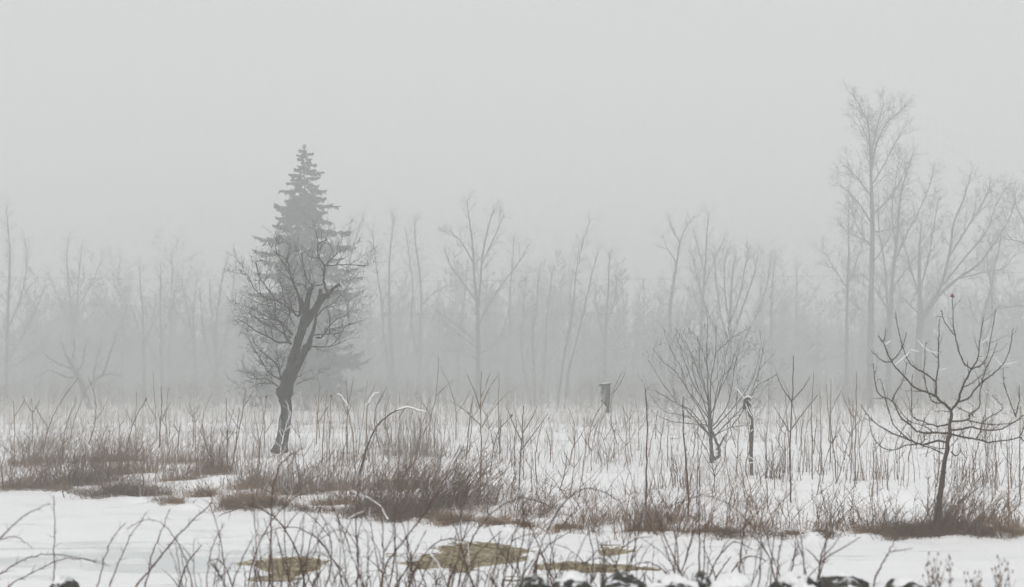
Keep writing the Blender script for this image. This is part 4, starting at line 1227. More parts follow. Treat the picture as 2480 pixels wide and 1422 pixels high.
def meadow_edge():
    """tall pale frosted grass at the far side of the field"""
    R = random.Random(43)
    T = Tubes()
    N = 9000
    Y = nrng.uniform(49, 84, N)
    X = nrng.uniform(-0.40, 0.40, N) * Y
    d = 0.55 + 0.9 * vnoise(X * 0.16, Y * 0.3, 44) + 0.3 * (X < -0.15 * Y)
    d *= 0.2 + 0.8 * sst(Y, 52, 62)
    k = nrng.random(N) < d
    X, Y = X[k], Y[k]
    Z = ground_many(X, Y)
    for x, y, z in zip(X, Y, Z):
        h = R.uniform(0.35, 1.25)
        a = R.uniform(0, 6.28)
        p = blade(T, (x, y, z), h, a, R.uniform(0.05, 0.45), 0.006 + 0.004 * R.random(), R, 3, R.uniform(0, 0.12))
        if R.random() < 0.5:
            q = p[-1]
            T.add([p[-2], q, (q[0] + math.cos(a) * .1, q[1] + math.sin(a) * .1, q[2] + R.uniform(-.08, .04))], [0.006, 0.009, 0.004], 3)
        if R.random() < 0.3:
            stem(T, (x, y, z), h * 1.2, a, R.uniform(0, 0.25), 0.007, R, k=3, seg=3, twigs=3, tw=0.3)
    tag(link("meadow_grass", T.mesh("meadow_grass"), M['grass_pale']), "tall pale frosted grass along the far side of the field", "grass", kind="stuff")
meadow_edge()

def bank_grass():
    """matted brown grass hanging over the edge of the snow, all along the bank"""
    R = random.Random(45)
    T = Tubes()
    X = nrng.uniform(-9.8, 7.2, 9000)
    m = vnoise(X * 1.1, 0 * X + 0.3, 50) + 0.35 * vnoise(X * 4.1, 0 * X + 0.7, 51)
    m -= np.where((X > -0.6) & (X < 3.9), 0.16, 0)      # only scattered tufts along the middle of the bank
    X = X[m > nrng.uniform(-0.12, 0.12, len(X))]
    for x, sy in zip(X.tolist(), shore_y(X).tolist()):
        y = sy + abs(R.gauss(0.03, 0.16))
        z = gz(x, y)
        h = R.uniform(0.05, 0.20)
        blade(T, (x, y, z), h, R.uniform(3.6, 5.8) if R.random() < 0.6 else R.uniform(0, 6.28), R.uniform(0.2, 1.3), 0.0035, R, 3, R.uniform(0.1, 0.8))
    tag(link("bank_grass", T.mesh("bank_grass"), M['grass_dark']), "matted brown grass along the edge of the bank", "grass", kind="stuff")
bank_grass()

def matted_grass():
    """flattened olive grass drowned in the meltwater"""
    R = random.Random(47)
    T = Tubes()
    for P, n in zip(PONDS, (1700, 550, 900, 300)):
        lo, hi = P.min(axis=0), P.max(axis=0)
        X = nrng.uniform(lo[0] - .1, hi[0] + .1, n * 2); Y = nrng.uniform(lo[1] - .1, hi[1] + .1, n * 2)
        k = poly_sd(X, Y, P) + 0.25 * vnoise(X * 5, Y * 3, 60) > 0.02
        for x, y in zip(X[k][:n].tolist(), Y[k][:n].tolist()):
            a = R.gauss(0.3, 0.7) + (math.pi if R.random() < 0.4 else 0)
            l = R.uniform(0.04, 0.16); h = R.uniform(0.004, 0.030)
            z = -0.024
            T.add([(x, y, z), (x + math.cos(a) * l * .5, y + math.sin(a) * l * .5, z + h), (x + math.cos(a) * l, y + math.sin(a) * l, z + h * R.uniform(0.2, 0.9))], [0.003, 0.0045, 0.0015], 2)
    tag(link("matted_grass", T.mesh("matted_grass"), M['grass_olive']), "matted olive grass lying in the melted patches", "grass", kind="stuff")
matted_grass()

# ------------------------------------------------------------------ shrubs and tussocks on the bank, one by one
def clump(name, label, px, py, w, h, n_stem, n_grass, lean=0.0, spread=0.35, mats=('stem_brown', 'grass_dry'), seed=0, twigs=6, depth=0.5, gh=0.3, thick=1.0, cat="shrub", group=None, tw=0.35, dense=1.0):
    """px, py: foot of the clump in the photo; w, h: its width and height there"""
    R = random.Random(1000 + seed)
    bx, by, bz = hit(px, py)
    u = by / FPX
    W, H = w * u, h * u
    T, G = Tubes(), Tubes()
    for i in range(int(n_stem * dense)):
        x = bx + R.gauss(0, 0.26) * W
        y = by + R.uniform(-0.1, 1.0) * depth * (0.5 + 0.5 * W)
        z = gz(x, y)
        hh = H * (0.22 + 0.95 * R.random() ** 2.2)
        L = lean + R.gauss(0, spread)
        a = 0.0 if L > 0 else math.pi
        stem(T, (x, y, z), hh, a + R.gauss(0, 0.5), abs(L), (0.0026 + 0.0022 * R.random()) * thick, R, k=3, seg=5, twigs=twigs, tw=tw, bend=R.uniform(1.0, 1.8), wob=0.11)
    for i in range(int(n_grass * (1.5 if px < 1130 or px > 2080 or name == 'grass_tussock' else 0.6))):
        x = bx + R.gauss(0, 0.24) * W
        y = by + R.uniform(-0.06, 0.8) * depth * (0.4 + 0.4 * W)
        z = gz(x, y)
        blade(G, (x, y, z), H * gh * R.uniform(0.3, 1.0), R.uniform(0, 6.28), R.uniform(0.1, 1.3), 0.0042, R, 2, R.uniform(0.0, 0.6))
    e = empty(name, (bx, by, bz))
    o = (bx, by, bz)
    if not T.empty():
        tag(link("stems", T.mesh("stems", o), M[mats[0]], e), kind="stuff")
    if not G.empty():
        tag(link("grass_tuft", G.mesh("grass_tuft", o), M[mats[1]], e), kind="stuff")
    tag(e, label, cat, group)
    return e

BANK = "brown clumps along the bank"
for i, a in enumerate([
    ("dry_shrub", "tangle of brown stems at the left end of the bank", 50, 1182, 190, 130, 120, 260, 0.25, 0.5),
    ("dry_shrub", "tall dense brown shrub on the left bank, second from the left edge", 190, 1178, 190, 135, 190, 420, 0.05, 0.35),
    ("grass_tussock", "largest matted brown grass tussock on the left bank at the snow edge", 300, 1200, 190, 70, 60, 1100, 0.0, 0.5),
    ("dry_shrub", "brown shrub with frosted tops behind the largest tussock", 305, 1150, 170, 110, 130, 260, 0.0, 0.35),
    ("dry_shrub", "low brown shrub just right of the largest tussock", 430, 1165, 130, 70, 90, 380, 0.15, 0.4),
    ("dry_shrub", "upright brown shrub with tall thin stems, left bank", 512, 1150, 110, 125, 110, 240, 0.0, 0.22),
    ("grass_tussock", "brown grass tussock below the upright shrub on the left bank", 575, 1232, 110, 75, 50, 700, 0.05, 0.45),
    ("grass_tussock", "small brown tussock at the snow edge, left of the upright shrub", 415, 1222, 60, 40, 15, 240, 0.0, 0.5),
    ("grass_tussock", "small ragged tussock half under snow on the left bank", 485, 1205, 70, 50, 20, 260, 0.0, 0.5),
    ("dry_shrub", "wiry dark shrub in front of the leaning tree", 705, 1200, 150, 110, 130, 330, 0.1, 0.35),
    ("dry_shrub", "low matted shrub right of the wiry one, centre bank", 800, 1225, 130, 70, 70, 420, 0.2, 0.5),
    ("dry_shrub", "dark dense shrub with stems slanting right, centre bank", 895, 1245, 150, 150, 100, 330, 0.35, 0.35),
    ("dry_shrub", "darkest and densest shrub, slanting right, at the centre of the bank", 985, 1258, 170, 175, 150, 420, 0.45, 0.3),
    ("dry_shrub", "brown shrub slanting far right behind the densest one", 1090, 1235, 180, 150, 130, 160, 0.55, 0.35),
    ("grass_tussock", "brown tussock at the foot of the densest shrub, right side", 1095, 1268, 100, 55, 15, 520, 0.1, 0.5),
    ("grass_tussock", "small brown tussock alone in snow, right of centre bank", 1205, 1272, 90, 50, 18, 380, 0.0, 0.5),
    ("grass_tussock", "low brown tussock at the snow edge below the birdhouse", 1365, 1290, 90, 38, 14, 420, 0.0, 0.5),
    ("grass_tussock", "ragged tussock left of the tall brown stalk's foot", 1270, 1280, 80, 40, 20, 220, 0.0, 0.5),
    ("dry_shrub", "feathery brown shrub at the bank's edge below the frosted tree", 1575, 1290, 120, 130, 110, 260, 0.0, 0.3),
    ("dry_shrub", "low shrub with stems fanning right on the right-centre bank", 1690, 1295, 170, 75, 60, 200, 0.5, 0.6),
    ("grass_tussock", "dark round tussock at the snow edge below the fence post", 1765, 1305, 80, 38, 10, 420, 0.0, 0.5),
    ("grass_tussock", "small dark tussock alone at the snow edge, left of the apple tree", 2005, 1305, 60, 30, 8, 260, 0.0, 0.5),
    ("grass_tussock", "tiny tussock beside the lone dark one", 1925, 1300, 50, 28, 8, 140, 0.0, 0.5),
    ("dry_shrub", "sparse shrub with fine stems left of the apple tree's foot", 2130, 1295, 130, 130, 60, 180, 0.0, 0.35),
    ("grass_tussock", "brown grass tussock around the foot of the apple tree", 2235, 1304, 170, 75, 30, 1300, 0.0, 0.4),
    ("dry_shrub", "wiry dark shrub leaning right against the apple tree's trunk", 2310, 1296, 150, 190, 120, 330, 0.35, 0.35),
    ("grass_tussock", "brown tussock right of the apple tree's foot", 2385, 1302, 120, 55, 25, 620, 0.0, 0.45),
    ("grass_tussock", "brown tussock at the right end of the bank", 2462, 1303, 80, 45, 18, 380, 0.0, 0.45),
    ("dry_shrub", "tangled stems at the right end of the bank", 2430, 1280, 130, 120, 60, 120, 0.1, 0.5),
    ("dry_shrub", "russet shrub in the second row, left edge of the field", 70, 1130, 180, 95, 120, 260, 0.3, 0.5),
    ("dry_shrub", "russet shrub behind the tall dense one, left bank", 250, 1120, 190, 90, 120, 260, 0.1, 0.5),
    ("dry_shrub", "thin russet shrub behind the low one, left bank", 430, 1125, 150, 90, 80, 220, 0.1, 0.4),
    ("dry_shrub", "russet shrub between upright shrub and leaning tree", 610, 1185, 130, 100, 90, 300, 0.1, 0.4),
    ("grass_tussock", "tan tussock at the snow edge, left of the wiry dark shrub", 650, 1228, 90, 60, 30, 420, 0.0, 0.5),
    ("dry_shrub", "straggling russet stems right of the wiry dark shrub", 800, 1190, 150, 120, 70, 160, 0.3, 0.4),
    ("dry_shrub", "russet scrub behind the darkest shrub", 960, 1190, 200, 120, 110, 200, 0.35, 0.4),
    ("dry_shrub", "sprawling russet stems right of the darkest shrub", 1160, 1225, 170, 130, 80, 180, 0.5, 0.4),
    ("dry_shrub", "open russet stems over the small lone tussock", 1290, 1255, 170, 120, 60, 120, 0.3, 0.5),
    ("dry_shrub", "open tangle of russet stems below the birdhouse", 1460, 1275, 170, 120, 60, 160, 0.1, 0.5),
    ("dry_shrub", "low russet scrub right of the feathery shrub", 1640, 1268, 150, 100, 60, 160, 0.3, 0.5),
    ("dry_shrub", "open russet stems below the fence post", 1820, 1285, 190, 140, 50, 120, 0.2, 0.45),
    ("dry_shrub", "sparse russet stems left of the sparse shrub by the apple tree", 2020, 1285, 160, 130, 40, 90, 0.1, 0.4),
]):
    nm, lab, px, py, w, h, ns, ng, ln, sp = a
    dark = i in (1, 2, 11, 12, 20, 21, 24, 25, 26)
    clump(nm, lab, px, py, w, h, ns, ng, ln, sp, mats=('stem_brown' if dark or i % 4 == 1 else 'stem_russet', 'grass_dark' if dark else 'grass_dry'), seed=i,
          gh=0.75 if nm == "grass_tussock" else 0.34, cat="grass tussock" if nm == "grass_tussock" else "shrub", group=BANK, depth=0.8, dense=1.8, thick=1.4)

FIELD = "loose stands of stems in the field"
for i, a in enumerate([
    ("stem_thicket", "thicket of thin upright frosted stems right of the leaning tree", 975, 1110, 230, 175, 280, 60, 0.0, 0.16, 'stem_grey'),
    ("stem_thicket", "thin upright brown stems between leaning tree and big snowy arch", 835, 1130, 130, 170, 34, 10, 0.0, 0.12, 'stem_brown'),
    ("stem_thicket", "loose dark stems leaning right of the big snowy arch", 1245, 1130, 180, 150, 46, 10, 0.2, 0.3, 'stem_brown'),
    ("stem_thicket", "stand of sparse frosted stems in front of the birdhouse", 1480, 1130, 190, 120, 60, 20, 0.0, 0.3, 'stem_grey'),
    ("stem_thicket", "tangle of crossing stems in the snow below the birdhouse", 1400, 1215, 230, 140, 60, 0, 0.1, 0.55, 'stem_brown'),
    ("stem_thicket", "brown-tipped stems crowding left of the fence post", 1640, 1190, 120, 170, 46, 10, 0.0, 0.2, 'stem_brown'),
    ("stem_thicket", "reddish thicket of upright stems right of the fence post", 1890, 1165, 90, 150, 60, 10, 0.1, 0.15, 'stem_red'),
    ("stem_thicket", "stand of thin upright saplings midway between fence post and apple tree", 2000, 1150, 150, 180, 44, 20, 0.0, 0.10, 'stem_grey'),
    ("stem_thicket", "fine straight stems left of the apple tree's trunk", 2150, 1175, 150, 140, 60, 10, 0.0, 0.10, 'stem_brown'),
    ("stem_thicket", "fine straight stems right of the apple tree's trunk", 2400, 1180, 170, 170, 56, 10, 0.0, 0.12, 'stem_brown'),
    ("stem_thicket", "bent straw-like stems sweeping right at the left edge of the field", 45, 1090, 190, 110, 110, 60, 0.5, 0.4, 'stem_grey'),
    ("stem_thicket", "stand of thin stems between left bank and leaning tree", 600, 1120, 150, 130, 50, 20, 0.0, 0.16, 'stem_brown'),
    ("stem_thicket", "thin stems in the snow right of the feathery shrub", 1800, 1240, 200, 150, 40, 0, 0.2, 0.4, 'stem_brown'),
    ("stem_thicket", "loose stems rising behind the left bank's dense shrub", 230, 1120, 230, 150, 44, 20, 0.2, 0.4, 'stem_brown'),
]):
    nm, lab, px, py, w, h, ns, ng, ln, sp, mt = a
    clump(nm, lab, px, py, w, h, ns, ng, ln, sp, mats=(mt, 'grass_pale'), seed=200 + i, twigs=4, depth=1.6, gh=0.2, thick=1.55, cat="stems", group=FIELD, tw=0.16)

# ------------------------------------------------------------------ single stalks and saplings that stand out
def stalk(name, label, pts_px, w, seed, mat='stem_brown', spur=10, spur_l=0.05, branch=None, cat="stalk", group="single stalks standing in the field", Y=None, frost_tip=False, leaf=None, drift=0.0, node=0.0):
    R = random.Random(3000 + seed)
    if Y is None:
        bx, by, bz = hit(*pts_px[0])
    else:
        bx, _, bz = at(pts_px[0][0], pts_px[0][1], Y)
        by = Y
    n = len(pts_px)
    pts = [at(a, b, by + drift * i / (n - 1)) for i, (a, b) in enumerate(pts_px)]
    if Y is None:
        pts[0] = (pts[0][0], pts[0][1], pts[0][2] - 0.05)
    w *= 0.82 if Y is None else 0.88
    rad = [0.5 * (w + (w * 0.42 - w) * i / (n - 1)) * by / FPX for i in range(n)]
    pts, rad = smooth_pts(pts, rad, 5)
    for i in range(1, len(pts) - 1):                # small kinks at the nodes
        pts[i] = tuple(c + R.gauss(0, 0.002 + 0.00014 * by) for c in pts[i])
    if node:
        rad = [r * (R.uniform(1.0, 1.0 + node) if i % 3 == 0 else 1) for i, r in enumerate(rad)]
    TT = [Tubes(), Tubes()]
    TT[0].add(pts, rad, 5)
    sp = spur_l * by / 14
    S = dict(dens=[0, spur * 1.4, 5], ang=[(0, 0), (30, 70), (30, 70)], len=[(0, 0), (sp * 0.3, sp), (sp * .2, sp * .4)], rad=[0, rad[-1] * 1.1, rad[-1] * .8], n=[0, 3, 2], up=[0, 0.12, 0], jit=[0, 0.2, 0.1],
             k=[0, 3, 3], t0=[0, 0.2, 0], crown=1, rmin=rad[-1] * 0.35, tip=0.2)
    kids(TT, pts, rad, plen(pts), 1, S, R, 0.12)
    if branch:
        for bp, bw in branch:
            q = [at(a, b, by + R.uniform(-0.25, 0.25) * i / max(1, len(bp) - 1)) for i, (a, b) in enumerate(bp)]
            rr = [0.5 * (bw + (bw * 0.45 - bw) * i / (len(bp) - 1)) * by / FPX for i in range(len(bp))]
            q, rr = smooth_pts(q, rr, 4)
            TT[0].add(q, rr, 4)
            kids(TT, q, rr, plen(q), 1, S, R, 0.2)
    o = (bx, by, bz)
    tops = [M[mat]]
    e = empty(name, o)
    link("stem", TT[0].mesh("stem", o), M[mat], e)
    if not TT[1].empty():
        tag(link("twigs", TT[1].mesh("twigs", o), M['stem_frost' if frost_tip else mat], e), kind="stuff")
    if frost_tip:
        F = Tubes()
        k = int(len(pts) * 0.55)
        fp = [(p[0], p[1] - 0.001, p[2] + r * 0.8) for p, r in zip(pts[k:], rad[k:])]
        fr = [r * R.uniform(0.9, 1.6) + 0.002 for r in rad[k:]]
        fr[0] *= 0.3; fr[-1] *= 0.5
        F.add(fp, fr, 6)
        link("snow_load", F.mesh("snow_load", o), M['snow'], e)
    if leaf:
        lx, lz = leaf
        c = at(lx, lz, by - 0.01)
        s = by / FPX
        F = Tubes()
        F.add([(c[0], c[1], c[2] - 4 * s), (c[0] - 2 * s, c[1], c[2] - s), (c[0] - s, c[1], c[2] + 2 * s), (c[0] + s, c[1], c[2] + 5 * s)], [0.5 * s, 2.6 * s, 2.2 * s, 0.2 * s], 5)
        link("dry_leaf", F.mesh("dry_leaf", o), M['leaf_tan' if lx > 2400 else 'leaf'], e)
    tag(e, label, cat, group)
    return e

ST = [
    ("bare straight dark stalk rising highest above the left bank", [(386, 1085), (388, 1030), (392, 990), (390, 938)], 4.5, 'stem_red', dict(branch=[([(391, 1020), (402, 995), (414, 975)], 2.6)])),
    ("red-tipped stalk slanting right on the left bank", [(304, 1095), (315, 1050), (335, 1000), (356, 966)], 3.6, 'stem_red', dict(leaf=(355, 968))),
    ("thin straight stalk above the upright shrub, left of its pair", [(551, 1140), (550, 1060), (548, 966)], 3.6, 'stem_red', {}),
    ("thin stalk above the upright shrub, right of its pair", [(556, 1150), (570, 1080), (579, 986)], 3.4, 'stem_red', {}),
    ("slim stalk close left of the leaning tree's foot", [(624, 1150), (632, 1060), (646, 962)], 3.4, 'stem_brown', dict(leaf=(646, 962))),
    ("thin stalk slanting right at the far left of the field", [(168, 1075), (180, 1020), (206, 948)], 3.0, 'stem_grey', {}),
    ("leggy forked stalk above the left bank's dense shrub", [(150, 1105), (160, 1030), (178, 985), (185, 960)], 3.0, 'stem_grey', {}),
    ("first thin stalk right of the leaning tree's trunk", [(775, 1062), (770, 1010), (764, 958)], 3.4, 'stem_brown', {}),
    ("second thin stalk right of the leaning tree's trunk, bent at its top", [(796, 1150), (798, 1060), (803, 960)], 3.2, 'stem_brown', dict(leaf=(803, 960))),
    ("frost-tipped sapling left of the big snowy arch", [(843, 1128), (841, 1040), (841, 960), (838, 918)], 4.0, 'stem_grey', dict(branch=[([(841, 985), (850, 950), (856, 915)], 2.4), ([(842, 1010), (832, 980), (822, 940)], 2.4)])),
    ("curving grey stalk with a frosted hooked tip", [(862, 1150), (855, 1060), (843, 995), (832, 965), (815, 953)], 3.6, 'stem_grey', dict(frost_tip=True)),
    ("large arching cane loaded with snow, centre of the field", [(868, 1150), (888, 1085), (912, 1035), (945, 1002), (980, 988), (1010, 992), (1033, 1000)], 6.5, 'stem_red', dict(frost_tip=True, spur=14)),
    ("smaller hooked cane behind the big snowy arch", [(895, 1120), (888, 1060), (888, 1000), (893, 975), (905, 957), (920, 951)], 5.0, 'stem_grey', dict(frost_tip=True, spur=10)),
    ("tall sapling with frosted tip in the frosted thicket", [(1035, 1100), (1042, 1020), (1058, 950), (1062, 865)], 3.6, 'stem_grey', dict(branch=[([(1044, 1010), (1020, 970), (1005, 950)], 2.2), ([(1055, 960), (1080, 935), (1100, 920)], 2.2)])),
    ("bare sapling with side branches in front of the solitary tree", [(1160, 1205), (1165, 1120), (1164, 1020), (1166, 902)], 5.0, 'stem_grey', dict(branch=[([(1165, 1000), (1150, 950), (1130, 905)], 2.6), ([(1165, 985), (1185, 940), (1205, 912)], 2.6), ([(1164, 1030), (1120, 990), (1092, 972)], 2.4), ([(1165, 960), (1178, 930), (1186, 905)], 2.2), ([(1164, 1040), (1195, 990), (1240, 940)], 2.4)])),
    ("thin straight stalk right of the branched sapling", [(1210, 1115), (1208, 1010), (1208, 898)], 3.2, 'stem_grey', {}),
    ("slanting dark stalk left of the branched sapling", [(1128, 1115), (1136, 1030), (1146, 958)], 4.0, 'stem_red', {}),
    ("dark sapling with long rising side shoots, mid field right of centre", [(1256, 1190), (1263, 1080), (1268, 982)], 4.5, 'stem_red', dict(branch=[([(1262, 1090), (1300, 1040), (1325, 1005)], 2.6), ([(1264, 1070), (1240, 1020), (1225, 980)], 2.4), ([(1265, 1050), (1290, 1010), (1300, 985)], 2.4)])),
    ("dark stem with drooping tip and leaf, right of centre", [(1188, 1150), (1195, 1080), (1215, 1035), (1240, 1008)], 3.4, 'stem_red', dict(leaf=(1240, 1007))),
    ("tall brown stalk in front of the frosted tree, left one", [(1566, 1235), (1566, 1120), (1567, 1010), (1562, 940)], 5.5, 'stem_red', dict(spur=16, node=0.5)),
    ("tall brown knobbed stalk in front of the frosted tree, right one", [(1668, 1250), (1662, 1130), (1655, 1040), (1655, 962)], 5.5, 'stem_red', dict(spur=14, node=0.5)),
    ("brown stalk beneath the frosted tree's trunk", [(1688, 1220), (1690, 1120), (1690, 1010)], 3.6, 'stem_red', {}),
    ("tall dark sapling with crossing shoots midway between post and apple tree", [(1916, 1218), (1914, 1080), (1918, 970), (1921, 862)], 5.2, 'stem_red', dict(branch=[([(1919, 975), (1895, 940), (1880, 905)], 2.6), ([(1917, 1040), (1945, 1000), (1982, 955)], 2.6), ([(1919, 970), (1945, 940), (1962, 912)], 2.4), ([(1915, 1050), (1890, 1010), (1875, 985)], 2.4)])),
    ("slim pale sapling right of the tall dark sapling, nearest it", [(1968, 1162), (1966, 1060), (1965, 1000), (1970, 902)], 4.2, 'stem_grey', {}),
    ("slim pale sapling right of the tall dark sapling, second from it", [(1990, 1150), (1988, 1050), (1985, 950)], 3.4, 'stem_grey', {}),
    ("thin straight sapling midway between tall dark sapling and apple tree", [(2010, 1120), (2012, 1020), (2012, 918)], 4.2, 'stem_grey', dict(branch=[([(2012, 1000), (2030, 960), (2048, 930)], 2)])),
    ("slanting thin sapling with its foot to the right", [(2028, 1168), (2018, 1080), (2006, 1000), (2002, 930)], 3.6, 'stem_grey', {}),
    ("straight sapling left of the apple tree's lowest bough", [(2072, 1165), (2071, 1060), (2074, 965), (2074, 900)], 4.0, 'stem_grey', dict(branch=[([(2073, 1020), (2050, 980), (2040, 950)], 2.0)])),
    ("thin stalk under the tips of the apple tree's left boughs", [(2058, 1172), (2064, 1080), (2056, 960)], 3.2, 'stem_brown', {}),
    ("straight pale stalk right of the apple tree, near the frame edge", [(2470, 1225), (2470, 1150), (2470, 1060), (2472, 985)], 5.0, 'stem_grey', {}),
    ("stalk with a curled tan leaf right of the apple tree", [(2441, 1240), (2442, 1180), (2438, 1060)], 4.5, 'stem_brown', dict(leaf=(2444, 1182))),
    ("thin stalk halfway between apple trunk and frame edge", [(2410, 1200), (2411, 1130), (2411, 1050)], 3.6, 'stem_brown', {}),
]
ST += [
    ("frost-covered twiggy weed in front of the leaning tree's foot", [(676, 1108), (684, 1070), (694, 1030), (702, 1000), (692, 972)], 3.6, 'stem_frost', dict(spur=22, spur_l=0.10, branch=[([(686, 1062), (676, 1040), (682, 1020)], 2.4), ([(690, 1045), (704, 1030), (708, 1015)], 2.4), ([(680, 1085), (668, 1070), (664, 1055)], 2.2), ([(678, 1100), (690, 1090), (694, 1072)], 2.6)])),
    ("frosted twig rising right of the leaning tree's foot", [(702, 1105), (710, 1060), (725, 1030), (750, 1016)], 2.6, 'stem_frost', dict(spur=10)),
]
for i, (lab, pts, w, mt, kw) in enumerate(ST):
    nm = "arching_cane" if "cane" in lab else ("sapling" if "sapling" in lab else ("frosted_weed" if "frost" in lab and mt == "stem_frost" else "dry_stalk"))
    stalk(nm, lab, pts, w, i, mt, cat="cane" if "cane" in lab else ("sapling" if "sapling" in lab else "stalk"), **kw)

# taller stems standing about the field, too alike to tell one from the next
def tall_stems():
    R = random.Random(61)
    zones = [(0, 300, 14, "at the field's left end"), (300, 640, 16, "left of the leaning tree"), (720, 1000, 18, "right of the leaning tree"), (1000, 1300, 20, "left of the birdhouse"),
             (1300, 1560, 16, "around the birdhouse"), (1560, 1800, 14, "by the frosted tree"), (1840, 2100, 20, "right of the fence post"), (2100, 2480, 20, "around the apple tree")]
    c = 0
    for a, b, n, where in zones:
        for i in range(n):
            px = a + (b - a) * (i + R.random()) / n
            py = R.uniform(1075, 1215) if R.random() < 0.7 else R.uniform(1060, 1110)
            x, y, z = hit(px, py)
            h = R.uniform(75, 190) * R.uniform(0.7, 1.1)
            ln = R.gauss(0.06, 0.16)
            bw = R.gauss(0, 0.05)
            pts = [(px, py), (px + (ln * .25 + bw) * h, py - .35 * h), (px + (ln * .6 + bw) * h, py - .7 * h), (px + ln * h, py - h)]
            br = []
            for k in range(R.choice((0, 1, 1, 2, 3))):
                j = R.choice((1, 2))
                q = pts[j]; sgn = R.choice((-1, 1)); l = h * R.uniform(0.15, 0.35)
                br.append(([q, (q[0] + sgn * l * .35, q[1] - l * .5), (q[0] + sgn * l * .6, q[1] - l)], 1.9))
            look = ("tall" if h > 135 else "short" if h < 90 else "medium") + (" left-leaning" if ln < -0.07 else " right-leaning" if ln > 0.18 else " upright") + (" forked" if len(br) > 1 else "")
            stalk("dry_stalk", f"{look} weed stem, {nth(i)} {where}", pts, R.uniform(2.4, 3.8), 800 + c, R.choice(('stem_brown', 'stem_brown', 'stem_red', 'stem_grey')),
                  spur=9, spur_l=0.05, branch=br, cat="stalk", group="tall weed stems " + where)
            c += 1
tall_stems()

